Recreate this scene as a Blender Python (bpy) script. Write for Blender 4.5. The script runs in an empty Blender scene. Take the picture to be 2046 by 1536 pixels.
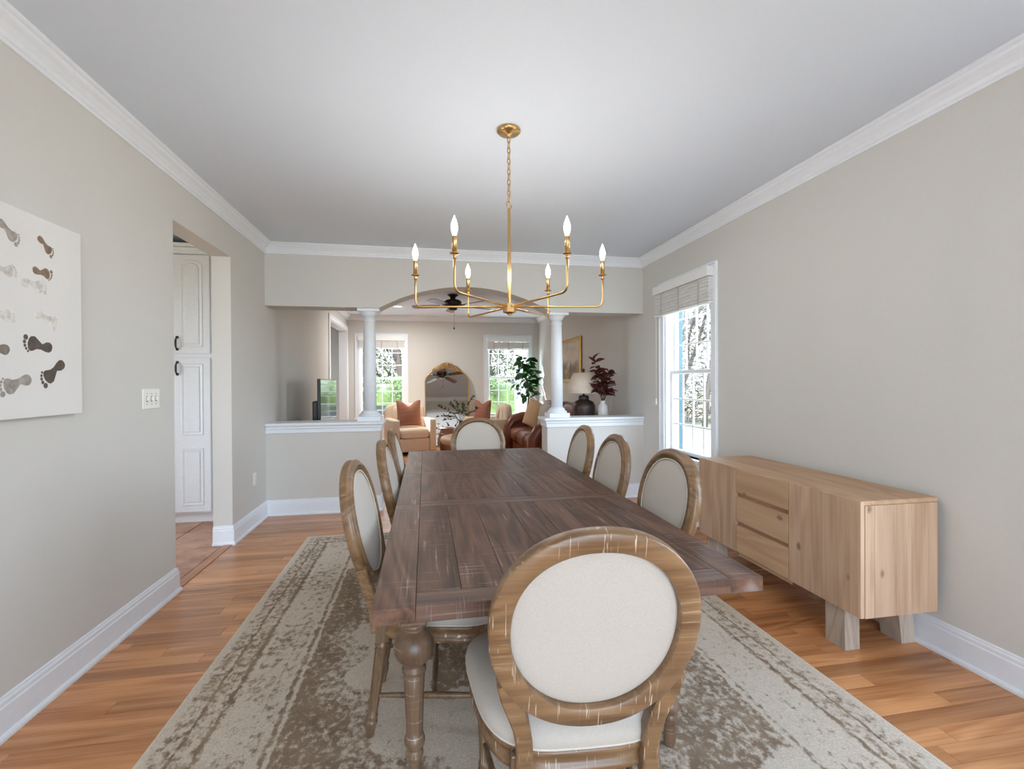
import bpy, bmesh, math, random
from mathutils import Vector, Matrix
random.seed(7)
PI = math.pi
sc = bpy.context.scene
C = bpy.context.collection

# ------------------------------------------------------------------ camera
YAW, PITCH, ROLL, FPX, CAMZ = 0.179324, -0.0052986, -0.0052381, 954.807, 1.33
def cam_axes():
    cy, sy, cp, sp = math.cos(YAW), math.sin(YAW), math.cos(PITCH), math.sin(PITCH)
    R = Vector((cy, -sy, 0)); F = Vector((sy*cp, cy*cp, sp)); U = R.cross(F)
    cr, sr = math.cos(ROLL), math.sin(ROLL)
    return R*cr+U*sr, U*cr-R*sr, F
R_, U_, F_ = cam_axes()
cd = bpy.data.cameras.new('camera'); cam = bpy.data.objects.new('camera', cd); C.objects.link(cam)
cd.sensor_width = 36; cd.sensor_fit = 'HORIZONTAL'; cd.lens = FPX*36/2046; cd.clip_start = 0.02; cd.clip_end = 300
M = Matrix.Identity(4)
for i in range(3):
    M[i][0], M[i][1], M[i][2] = R_[i], U_[i], -F_[i]
M[2][3] = CAMZ
cam.matrix_world = M
sc.camera = cam

# ------------------------------------------------------------------ world, sun, exposure
vs = sc.view_settings
vs.view_transform = 'Standard'; vs.look = 'None'; vs.gamma = 1.0; vs.use_curve_mapping = False
vs.exposure = 2.34
world = bpy.data.worlds.new('sky'); sc.world = world; world.use_nodes = True
wn = world.node_tree; wn.nodes.clear()
wo = wn.nodes.new('ShaderNodeOutputWorld'); wb = wn.nodes.new('ShaderNodeBackground')
wt = wn.nodes.new('ShaderNodeTexCoord'); wsep = wn.nodes.new('ShaderNodeSeparateXYZ'); wr = wn.nodes.new('ShaderNodeValToRGB')
wn.links.new(wt.outputs['Generated'], wsep.inputs[0]); wn.links.new(wsep.outputs['Z'], wr.inputs[0])
wr.color_ramp.elements[0].position = 0.0; wr.color_ramp.elements[0].color = (0.76, 0.88, 1.0, 1)
wr.color_ramp.elements[1].position = 0.7; wr.color_ramp.elements[1].color = (0.52, 0.71, 1.0, 1)
wn.links.new(wr.outputs[0], wb.inputs['Color']); wb.inputs['Strength'].default_value = 3.2
wn.links.new(wb.outputs[0], wo.inputs[0])
sd = bpy.data.lights.new('sun_offscreen', 'SUN'); sd.energy = 11.0; sd.angle = math.radians(1.5); sd.color = (1.0, 0.93, 0.82)
so = bpy.data.objects.new('sun_offscreen', sd); C.objects.link(so)
so.rotation_euler = Vector((0.45, -0.62, -0.66)).to_track_quat('-Z', 'Y').to_euler()
try:
    sc.cycles.diffuse_bounces = 5; sc.cycles.max_bounces = 12; sc.cycles.sample_clamp_indirect = 6.0
    sc.cycles.transparent_max_bounces = 24
except Exception:
    pass
BULB_L, CAN_L = 48.0, 220.0      # radiance of the chandelier bulbs and of the recessed lamp
def portal(loc, direction, sx, sy, name='window_portal'):
    # sampling guide in a window opening: sends out no light of its own
    l = bpy.data.lights.new(name, 'AREA'); l.shape = 'RECTANGLE'; l.size = sx; l.size_y = sy
    l.cycles.is_portal = True
    o = bpy.data.objects.new(name, l); C.objects.link(o); o.location = loc
    o.rotation_euler = Vector(direction).to_track_quat('-Z', 'Y').to_euler()
    return o

# ------------------------------------------------------------------ room measures (metres)
XL, XR, YF, YB, YE, H = -1.577, 2.470, 5.151, 5.409, 10.35, 2.729
YR = -3.6           # wall behind the camera
WT = 0.146          # wall thickness

# ------------------------------------------------------------------ materials
def srgb(r, g, b):
    f = lambda c: (c/255/12.92) if c/255 <= 0.04045 else ((c/255+0.055)/1.055)**2.4
    return (f(r), f(g), f(b), 1)
class NT:
    def __init__(s, name):
        s.m = bpy.data.materials.new(name); s.m.use_nodes = True
        s.t = s.m.node_tree; s.b = s.t.nodes['Principled BSDF']; s.out = s.t.nodes['Material Output']
    def n(s, typ, **kw):
        nd = s.t.nodes.new('ShaderNode'+typ)
        for k, v in kw.items(): setattr(nd, k, v)
        return nd
    def l(s, a, b): s.t.links.new(a, b)
    def put(s, inp, v):
        if hasattr(v, 'is_linked') or isinstance(v, bpy.types.NodeSocket): s.l(v, inp)
        else: inp.default_value = v
    def math(s, op, a, b=0.0, c=0.0):
        nd = s.n('Math', operation=op); s.put(nd.inputs[0], a); s.put(nd.inputs[1], b); s.put(nd.inputs[2], c); return nd.outputs[0]
    def mix(s, f, a, b, typ='MIX'):
        nd = s.n('MixRGB', blend_type=typ); s.put(nd.inputs[0], f); s.put(nd.inputs[1], a); s.put(nd.inputs[2], b); return nd.outputs[0]
    def ramp(s, f, stops):
        nd = s.n('ValToRGB'); s.l(f, nd.inputs[0]); e = nd.color_ramp.elements
        while len(e) < len(stops): e.new(0.5)
        for i, (p, c) in enumerate(stops):
            e[i].position = p; e[i].color = c if len(c) == 4 else (c[0], c[1], c[2], 1)
        return nd.outputs[0]
    def step(s, f, lo, hi):
        nd = s.n('MapRange', interpolation_type='SMOOTHSTEP'); s.put(nd.inputs[0], f)
        nd.inputs[1].default_value = lo; nd.inputs[2].default_value = hi; return nd.outputs[0]
    def pos(s): return s.n('NewGeometry').outputs['Position']
    def obj(s): return s.n('TexCoord').outputs['Object']
    def sep(s, v):
        nd = s.n('SeparateXYZ'); s.l(v, nd.inputs[0]); return nd.outputs
    def scaled(s, v, sx, sy, sz, off=None):
        nd = s.n('VectorMath', operation='MULTIPLY'); s.l(v, nd.inputs[0]); nd.inputs[1].default_value = (sx, sy, sz); o = nd.outputs[0]
        if off is not None:
            c = s.n('CombineXYZ'); [s.l(off, c.inputs[i]) for i in range(3)]
            a = s.n('VectorMath', operation='ADD'); s.l(o, a.inputs[0]); s.l(c.outputs[0], a.inputs[1]); o = a.outputs[0]
        return o
    def noise(s, v, scale=1, detail=3, rough=0.5, dist=0):
        nd = s.n('TexNoise'); s.l(v, nd.inputs['Vector']); nd.inputs['Scale'].default_value = scale
        nd.inputs['Detail'].default_value = detail; nd.inputs['Roughness'].default_value = rough; nd.inputs['Distortion'].default_value = dist
        return nd.outputs[0]
    def rnd(s): return s.n('ObjectInfo').outputs['Random']
    def bump(s, h, strength=0.3, dist=0.01):
        nd = s.n('Bump'); s.l(h, nd.inputs['Height']); nd.inputs['Strength'].default_value = strength; nd.inputs['Distance'].default_value = dist
        s.l(nd.outputs[0], s.b.inputs['Normal'])
    def base(s, c): s.put(s.b.inputs['Base Color'], c)
    def set(s, rough=None, metal=None, spec=None, coat=None):
        if rough is not None: s.put(s.b.inputs['Roughness'], rough)
        if metal is not None: s.b.inputs['Metallic'].default_value = metal
        if spec is not None: s.b.inputs['Specular IOR Level'].default_value = spec
        if coat is not None: s.b.inputs['Coat Weight'].default_value = coat
        return s.m

def plain(name, col, rough=0.5, metal=0.0, spec=0.5, var=0.06, nscale=30, bump=0.0):
    t = NT(name); nz = t.noise(t.obj(), nscale, 3)
    d = tuple(max(0, c*(1-var)) for c in col[:3])+(1,); l = tuple(min(1, c*(1+var)) for c in col[:3])+(1,)
    t.base(t.ramp(nz, [(0.3, d), (0.7, l)]))
    if bump: t.bump(nz, bump, 0.002)
    return t.set(rough, metal, spec)

def wood(name, dark, light, axis=0, rough=0.4, rand=0.2, scale=1.0, coord='pos', white=0.0, wcol=(0.75, 0.7, 0.64, 1), knots=0.0, knotcol=(0.06, 0.035, 0.02, 1), spec=0.5, ringfreq=9.0, cross=0.0, crosslen=7.0, bump=0.15):
    t = NT(name); rn = t.rnd(); off = t.math('MULTIPLY', rn, 37.0)
    v0 = t.pos() if coord == 'pos' else t.obj()
    k = [16*scale]*3; k[axis] = 1.1*scale
    v = t.scaled(v0, *k, off=off)
    g = t.noise(v, 1.0, 6, 0.6, 0.6)
    kk = [3.0*scale]*3; kk[axis] = 0.45*scale
    v2 = t.scaled(v0, *kk, off=off)
    big = t.noise(v2, 1.0, 2, 0.5, 0.8)
    ring = t.math('SINE', t.math('MULTIPLY', big, ringfreq*6.283))
    ring = t.math('MULTIPLY_ADD', ring, 0.5, 0.5)
    fine = [90*scale]*3; fine[axis] = 2.5*scale
    fn = t.noise(t.scaled(v0, *fine, off=off), 1.0, 3, 0.6)
    f = t.math('ADD', t.math('MULTIPLY', g, 0.62), t.math('MULTIPLY', ring, 0.22))
    f = t.math('ADD', f, t.math('MULTIPLY', t.math('SUBTRACT', fn, 0.5), 0.5))
    mid = tuple((a+b)/2 for a, b in zip(dark, light))
    col = t.ramp(f, [(0.12, dark), (0.42, mid), (0.75, light)])
    if rand:
        br = t.math('MULTIPLY_ADD', rn, rand*2, 1-rand)
        cc = t.n('CombineXYZ'); [t.l(br, cc.inputs[i]) for i in range(3)]
        col = t.mix(1.0, col, cc.outputs[0], 'MULTIPLY')
    if knots:
        kv = [3.2]*3; kv[axis] = 1.9
        vo = t.n('TexVoronoi', feature='F1'); t.l(t.scaled(v0, *kv, off=off), vo.inputs['Vector']); vo.inputs['Scale'].default_value = 2.2
        nn = t.math('MULTIPLY', t.math('SUBTRACT', fn, 0.5), 0.06)
        kd = t.math('ADD', vo.outputs['Distance'], nn)
        km = t.math('MULTIPLY', t.math('SUBTRACT', 1.0, t.step(kd, 0.05, 0.13)), knots)
        col = t.mix(km, col, knotcol)
    if white:
        ws = [10]*3; ws[axis] = 1.2
        blot = t.step(t.noise(t.scaled(v0, 4, 4, 4, off=off), 1.0, 3, 0.6), 0.46, 0.66)
        wl = t.step(fn, 0.58, 0.72)
        wm = t.math('MULTIPLY', t.math('MULTIPLY', wl, blot), white)
        col = t.mix(wm, col, wcol)
    if cross:
        cs = [crosslen]*3; cs[axis] = 260
        cn = t.step(t.noise(t.scaled(v0, *cs, off=off), 1.0, 1, 0.5), 0.66, 0.72)
        b2 = t.step(t.noise(t.scaled(v0, 2.3, 2.3, 2.3, off=off), 1.0, 2, 0.5), 0.45, 0.62)
        col = t.mix(t.math('MULTIPLY', t.math('MULTIPLY', cn, b2), cross), col, wcol)
    t.base(col)
    if bump: t.bump(f, bump, 0.003)
    return t.set(rough, 0, spec)

def fabric(name, col, col2, scale=450, rough=0.95, bump=0.25, coord='obj'):
    t = NT(name); v = t.obj() if coord == 'obj' else t.pos()
    a = t.noise(t.scaled(v, scale, scale, scale*0.25), 1, 2); b = t.noise(t.scaled(v, scale*0.25, scale*0.25, scale), 1, 2)
    w = t.math('ADD', t.math('MULTIPLY', a, 0.5), t.math('MULTIPLY', b, 0.5))
    t.base(t.ramp(w, [(0.35, col2), (0.6, col)])); t.bump(w, bump, 0.001)
    t.b.inputs['Sheen Weight'].default_value = 0.15
    return t.set(rough, 0, 0.2)

def wall_paint(name, col, rough=0.75):
    t = NT(name); n1 = t.noise(t.pos(), 180, 2)
    t.base(t.ramp(n1, [(0.2, tuple(c*0.97 for c in col[:3])), (0.8, tuple(min(1, c*1.02) for c in col[:3]))]))
    t.bump(n1, 0.06, 0.001)
    return t.set(rough, 0, 0.3)

M_ = {}
M_['wall'] = wall_paint('greige_wall_paint', srgb(208, 205, 199))
M_['ceil'] = wall_paint('ceiling_paint', srgb(216, 223, 231), 0.85)
M_['trim'] = plain('white_trim_paint', srgb(230, 234, 239), 0.38, var=0.015)
M_['cab'] = plain('white_cabinet_paint', srgb(226, 227, 229), 0.42, var=0.02)
M_['vinyl'] = plain('white_window_vinyl', srgb(235, 236, 238), 0.35, var=0.01)
M_['floor'] = wood('oak_floor', srgb(160, 98, 56), srgb(218, 158, 106), 0, 0.25, 0.20, 1.0, ringfreq=7, bump=0.04)
M_['seam'] = plain('subfloor_oak', srgb(150, 98, 60), 0.7)
M_['threshold'] = wood('oak_threshold', srgb(150, 92, 52), srgb(205, 140, 88), 1, 0.3, 0.05)
M_['table'] = wood('table_wood', srgb(60, 42, 33), srgb(124, 92, 74), 1, 0.44, 0.12, 1.2, white=0.7, wcol=srgb(176, 164, 158), knots=0.35, cross=0.6, bump=0.25, spec=0.22)
M_['tabcross'] = wood('table_cross_wood', srgb(60, 42, 33), srgb(118, 90, 75), 0, 0.40, 0.10, 1.2, white=0.5, wcol=srgb(176, 164, 158), cross=0.4, bump=0.25, spec=0.28)
M_['tabend'] = wood('table_end_grain', srgb(92, 70, 54), srgb(168, 144, 120), 0, 0.45, 0.1, 1.6, white=0.75, wcol=srgb(200, 196, 196), bump=0.3)
M_['leg'] = wood('turned_leg_wood', srgb(72, 52, 38), srgb(132, 104, 80), 2, 0.38, 0.05, 1.5, coord='obj', white=0.8, wcol=srgb(205, 192, 175), cross=0.6, bump=0.25)
M_['chair'] = wood('chair_wood', srgb(96, 70, 47), srgb(148, 115, 81), 0, 0.34, 0.06, 1.6, coord='obj', white=0.35, wcol=srgb(225, 212, 190), cross=0.9, crosslen=14.0, bump=0.15)
M_['chairleg'] = wood('chair_leg_wood', srgb(80, 60, 42), srgb(134, 106, 78), 2, 0.38, 0.05, 1.6, coord='obj', white=0.6, wcol=srgb(225, 214, 196), bump=0.15)
M_['linen'] = fabric('linen_fabric', srgb(192, 185, 175), srgb(181, 173, 162), 700, 0.95, 0.12)
M_['piping'] = plain('linen_piping', srgb(206, 198, 186), 0.9, var=0.05)
M_['pineV'] = wood('pine_vertical', srgb(170, 136, 108), srgb(206, 176, 148), 2, 0.55, 0.09, 1.0, knots=0.75, knotcol=srgb(112, 82, 60), ringfreq=6, bump=0.12)
M_['pineH'] = wood('pine_horizontal', srgb(172, 134, 102), srgb(204, 170, 136), 1, 0.55, 0.08, 1.0, knots=0.7, knotcol=srgb(110, 80, 58), ringfreq=6, bump=0.12)
M_['pineleg'] = wood('pine_leg', srgb(150, 132, 114), srgb(190, 174, 158), 2, 0.6, 0.06, 1.6, white=0.4, bump=0.2)
M_['pinedark'] = wood('pine_recess', srgb(172, 134, 102), srgb(204, 170, 136), 1, 0.6, 0.05, 1.0)
M_['brass'] = plain('brushed_brass', srgb(202, 164, 110), 0.28, 1.0, var=0.05, nscale=60)
M_['bronze'] = plain('oil_rubbed_bronze', srgb(58, 42, 36), 0.4, 0.6)
M_['black'] = plain('black_plastic', srgb(20, 20, 21), 0.35)
M_['pull'] = plain('dark_bronze_pull', srgb(62, 54, 48), 0.35, 0.8)
M_['blade'] = wood('fan_blade_wood', srgb(96, 58, 42), srgb(140, 90, 66), 0, 0.35, 0.05, 1.5, coord='obj')
M_['canvas'] = fabric('canvas_cloth', srgb(226, 223, 219), srgb(220, 217, 213), 500, 0.9, 0.08)
for nm, c in [('foot0', (92, 82, 74)), ('foot1', (124, 114, 106)), ('foot2', (160, 151, 144)), ('foot3', (196, 190, 184)), ('foot4', (212, 206, 200)), ('footb', (140, 118, 100))]:
    M_[nm] = plain('footprint_paint_'+nm[-1], srgb(*c), 0.9, var=0.25, nscale=40)
M_['plate'] = plain('switch_plate', srgb(236, 233, 228), 0.35, var=0.01)
M_['slot'] = plain('dark_slot', srgb(120, 114, 108), 0.6)
M_['blind'] = wood('woven_blind', srgb(206, 204, 200), srgb(232, 231, 228), 1, 0.8, 0.03, 2.0)
M_['valance'] = plain('blind_valance', srgb(234, 233, 230), 0.5, var=0.02)
M_['cordw'] = plain('blind_cord', srgb(226, 220, 208), 0.7)
M_['tape'] = plain('blind_tape', srgb(186, 184, 182), 0.8)
M_['leather'] = plain('brown_leather', srgb(122, 66, 42), 0.32, var=0.14, nscale=5, bump=0.05)
M_['cream'] = fabric('cream_upholstery', srgb(226, 208, 184), srgb(208, 188, 162), 200)
M_['tanvel'] = fabric('tan_pillow_cloth', srgb(206, 172, 132), srgb(186, 150, 112), 160)
M_['stone'] = plain('coffee_table_stone', srgb(206, 172, 142), 0.45, var=0.1, nscale=6)
M_['barrel'] = plain('brown_glaze', srgb(128, 98, 84), 0.45, var=0.15, nscale=7)
M_['darkvase'] = plain('dark_brown_glaze', srgb(52, 34, 32), 0.4, var=0.15)
M_['whitevase'] = plain('white_ceramic', srgb(232, 230, 226), 0.4, var=0.02)
M_['shade'] = fabric('linen_lamp_shade', srgb(236, 220, 200), srgb(218, 200, 180), 300)
M_['endtable'] = wood('end_table_wood', srgb(70, 44, 30), srgb(112, 74, 50), 1, 0.4)
M_['gold'] = plain('antique_gold', srgb(186, 146, 84), 0.35, 1.0, var=0.18, nscale=50)
M_['bark'] = plain('bark', srgb(74, 60, 50), 0.9, var=0.3, nscale=20, bump=0.4)
M_['twig'] = plain('grey_bare_branch', srgb(76, 70, 64), 0.9, var=0.25, nscale=8)
M_['leafg'] = plain('rubber_plant_leaf', srgb(34, 84, 30), 0.35, var=0.45, nscale=5)
M_['leafs'] = plain('small_green_leaf', srgb(74, 84, 44), 0.5, var=0.3, nscale=20)
M_['leafr'] = plain('burgundy_leaf', srgb(92, 44, 38), 0.55, var=0.35, nscale=12)
M_['pot'] = plain('woven_planter', srgb(150, 122, 92), 0.8, var=0.2)
M_['soil'] = plain('soil', srgb(60, 44, 34), 0.95)
M_['hedge'] = plain('hedge_leaf', srgb(70, 88, 32), 0.6, var=0.5, nscale=3)
M_['bounce_slab'] = plain('pale_bounce_slab', srgb(196, 194, 192), 0.9, var=0.05, nscale=3)
M_['brushg'] = plain('olive_thicket_leaf', srgb(70, 74, 44), 0.9, var=0.4, nscale=1.2)
M_['lawn'] = plain('winter_lawn', srgb(108, 102, 72), 0.95, var=0.22, nscale=1.5)
M_['brush'] = plain('dry_brush_leaf', srgb(92, 84, 72), 0.9, var=0.35, nscale=1.2)
M_['shutter'] = plain('teal_shutter', srgb(40, 78, 86), 0.5, var=0.08)
M_['porch'] = plain('white_porch_paint', srgb(214, 218, 222), 0.5, var=0.02)
M_['bench'] = plain('dark_bench', srgb(44, 50, 54), 0.6)
M_['grout'] = plain('tile_grout', srgb(150, 124, 104), 0.9)

def tile_mat():
    t = NT('slate_tile'); rn = t.rnd(); off = t.math('MULTIPLY', rn, 21)
    n1 = t.noise(t.scaled(t.pos(), 5, 5, 5, off=off), 1, 6, 0.65)
    t.base(t.ramp(n1, [(0.3, srgb(150, 104, 78)), (0.5, srgb(190, 142, 112)), (0.7, srgb(206, 170, 142))])); t.bump(n1, 0.3, 0.01)
    return t.set(0.4)
M_['tile'] = tile_mat()
def floor_far():
    t = NT('oak_floor_far'); v = t.pos()
    s = t.sep(v); row = t.math('FLOOR', t.math('DIVIDE', s[1], 0.083))
    wn_ = t.n('TexWhiteNoise', noise_dimensions='1D'); t.l(row, wn_.inputs['W'])
    col = t.math('FLOOR', t.math('ADD', t.math('MULTIPLY', s[0], 0.9), t.math('MULTIPLY', wn_.outputs[0], 9.0)))
    w2 = t.n('TexWhiteNoise', noise_dimensions='2D'); cb = t.n('CombineXYZ'); t.l(row, cb.inputs[0]); t.l(col, cb.inputs[1]); t.l(cb.outputs[0], w2.inputs['Vector'])
    g = t.noise(t.scaled(v, 1.1, 16, 16), 1, 5, 0.6, 0.5)
    f = t.math('ADD', t.math('MULTIPLY', g, 0.6), t.math('MULTIPLY', w2.outputs[0], 0.4))
    t.base(t.ramp(f, [(0.2, srgb(160, 98, 56)), (0.75, srgb(218, 158, 106))]))
    return t.set(0.27)
M_['floorfar'] = floor_far()

def rug_mat():
    t = NT('distressed_rug'); v = t.obj(); s = t.sep(v)
    ax, ay = t.math('ABSOLUTE', s[0]), t.math('ABSOLUTE', s[1])
    warp = t.math('MULTIPLY', t.math('SUBTRACT', t.noise(v, 14, 3), 0.5), 0.03)
    dx = t.math('SUBTRACT', 1.375, ax); dy = t.math('SUBTRACT', 1.83, ay)
    d = t.math('ADD', t.math('MINIMUM', dx, dy), warp)
    def band(a, b, e=0.012):
        return t.math('MULTIPLY', t.step(d, a-e, a+e), t.math('SUBTRACT', 1.0, t.step(d, b-e, b+e)))
    pass
    # motifs running round the wide border
    mo = t.n('TexVoronoi', feature='F1'); t.l(v, mo.inputs['Vector']); mo.inputs['Scale'].default_value = 7.5
    ring = t.math('LESS_THAN', t.math('ABSOLUTE', t.math('SUBTRACT', mo.outputs['Distance'], 0.42)), 0.13)
    # field: dark ground with a pale lobed medallion and pale corner lobes
    th = t.math('ARCTAN2', s[1], s[0])
    rr = t.math('SQRT', t.math('ADD', t.math('POWER', t.math('DIVIDE', s[0], 0.80), 2.0), t.math('POWER', t.math('DIVIDE', s[1], 1.18), 2.0)))
    lob = t.math('MULTIPLY', t.math('SINE', t.math('MULTIPLY', th, 12.0)), 0.07)
    r2 = t.math('ADD', t.math('ADD', rr, lob), t.math('MULTIPLY', warp, 2.0))
    edge = t.math('MULTIPLY', t.step(r2, 0.86, 0.90), t.math('SUBTRACT', 1.0, t.step(r2, 1.05, 1.1)))
    inner = t.math('SUBTRACT', 1.0, t.step(r2, 0.50, 0.54))
    core = t.math('SUBTRACT', 1.0, t.step(r2, 0.20, 0.23))
    fieldm = t.math('MAXIMUM', t.step(r2, 1.0, 1.04), t.math('SUBTRACT', inner, core))
    cr = t.math('SQRT', t.math('ADD', t.math('POWER', t.math('SUBTRACT', 0.95, ax), 2.0), t.math('POWER', t.math('SUBTRACT', 1.40, ay), 2.0)))
    corner = t.math('SUBTRACT', 1.0, t.step(cr, 0.36, 0.40))
    fieldm = t.math('MULTIPLY', fieldm, t.math('SUBTRACT', 1.0, t.math('MULTIPLY', corner, 0.9)))
    infield = t.step(d, 0.44, 0.46)
    band0 = t.math('MULTIPLY', band(0.035, 0.215), 0.50)
    lines = t.math('MAXIMUM', t.math('MULTIPLY', t.math('MAXIMUM', band(0.10, 0.122), band(0.178, 0.205)), 0.85), t.math('MULTIPLY', t.math('MAXIMUM', band(0.415, 0.44), band(0.345, 0.355)), 0.7))
    mid_ = t.math('MULTIPLY', band(0.215, 0.415), 0.24)
    ros = t.math('MULTIPLY', t.math('MULTIPLY', ring, band(0.225, 0.40)), 0.42)
    p = t.math('MAXIMUM', t.math('MAXIMUM', band0, lines), t.math('MAXIMUM', mid_, ros))
    fld = t.math('MAXIMUM', t.math('MULTIPLY', fieldm, 0.74), t.math('MAXIMUM', t.math('MULTIPLY', edge, 0.55), 0.16))
    p = t.math('MAXIMUM', p, t.math('MULTIPLY', fld, infield))
    w1 = t.noise(t.scaled(v, 34, 26, 1), 1, 6, 0.68); w2 = t.noise(v, 2.2, 3, 0.55); w3 = t.noise(v, 150, 2)
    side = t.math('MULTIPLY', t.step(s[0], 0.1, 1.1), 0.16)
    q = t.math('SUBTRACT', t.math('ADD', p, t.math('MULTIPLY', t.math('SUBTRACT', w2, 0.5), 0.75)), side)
    fac = t.step(t.math('ADD', w1, t.math('MULTIPLY', t.math('SUBTRACT', q, 0.5), 0.42)), 0.40, 0.62)
    fac = t.math('MULTIPLY', fac, 0.9)
    cream = t.ramp(w3, [(0.3, srgb(192, 177, 158)), (0.7, srgb(216, 202, 184))])
    brown = t.ramp(t.noise(v, 9, 3), [(0.3, srgb(112, 88, 68)), (0.7, srgb(146, 124, 100))])
    t.base(t.mix(fac, cream, brown)); t.bump(w3, 0.6, 0.004)
    return t.set(0.95, 0, 0.1)
M_['rug'] = rug_mat()
def rugpile(name, c):
    return fabric(name, c, tuple(x*0.85 for x in c[:3])+(1,), 120, 0.95, 0.4)
M_['rugedge'] = rugpile('rug_binding', srgb(214, 202, 184))

def glass_mat():
    t = NT('window_glass'); tr = t.n('BsdfTransparent'); gl = t.n('BsdfGlossy'); gl.inputs['Roughness'].default_value = 0.02
    tr.inputs[0].default_value = (0.96, 0.98, 0.98, 1)
    mx = t.n('MixShader'); mx.inputs[0].default_value = 0.045; t.l(tr.outputs[0], mx.inputs[1]); t.l(gl.outputs[0], mx.inputs[2])
    t.l(mx.outputs[0], t.out.inputs[0]); return t.m
M_['glass'] = glass_mat()
def mirror_mat():
    t = NT('mirror_silver'); t.base((0.86, 0.88, 0.88, 1)); return t.set(0.015, 1.0)
M_['mirror'] = mirror_mat()
def screen_mat():
    t = NT('tv_screen'); t.base((0.004, 0.004, 0.005, 1)); t.b.inputs['IOR'].default_value = 1.6; return t.set(0.06, 0, 1.0)
M_['screen'] = screen_mat()
def emit(name, col, s):
    t = NT(name); e = t.n('Emission'); e.inputs[0].default_value = col; e.inputs[1].default_value = s
    t.l(e.outputs[0], t.out.inputs[0]); return t.m
M_['bulb'] = emit('lit_bulb', (1, 0.965, 0.93, 1), BULB_L)
M_['can'] = emit('recessed_lamp', (1, 0.96, 0.91, 1), CAN_L)
def pillow_mat():
    t = NT('rust_woven_cloth'); s = t.sep(t.obj())
    a = t.math('SINE', t.math('MULTIPLY', s[0], 330.0)); b = t.math('SINE', t.math('MULTIPLY', s[2], 240.0))
    f = t.math('MULTIPLY', t.math('MULTIPLY_ADD', a, 0.5, 0.5), t.math('MULTIPLY_ADD', b, 0.5, 0.5))
    t.base(t.ramp(f, [(0.42, srgb(136, 70, 54)), (0.66, srgb(224, 194, 170))])); t.bump(f, 0.4, 0.002)
    return t.set(0.95, 0, 0.15)
M_['rust'] = pillow_mat()
def painting_mat():
    t = NT('landscape_painting'); v = t.obj(); s = t.sep(v)
    n1 = t.noise(t.scaled(v, 3, 3, 7), 1, 5, 0.65); n2 = t.noise(t.scaled(v, 5, 5, 1.4), 1, 4, 0.6)
    sky = t.ramp(n1, [(0.3, srgb(176, 172, 166)), (0.7, srgb(222, 200, 172))])
    land = t.ramp(n1, [(0.3, srgb(84, 78, 66)), (0.55, srgb(150, 122, 92)), (0.75, srgb(196, 160, 120))])
    f = t.step(t.math('ADD', s[2], t.math('MULTIPLY', n1, 0.18)), -0.05, 0.12)
    col = t.mix(f, land, sky)
    tree = t.math('MULTIPLY', t.step(n2, 0.55, 0.62), t.step(t.math('SUBTRACT', 0.30, s[2]), 0.0, 0.2))
    col = t.mix(t.math('MULTIPLY', tree, 0.7), col, srgb(86, 88, 80))
    t.base(col); return t.set(0.6)
M_['painting'] = painting_mat()

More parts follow.
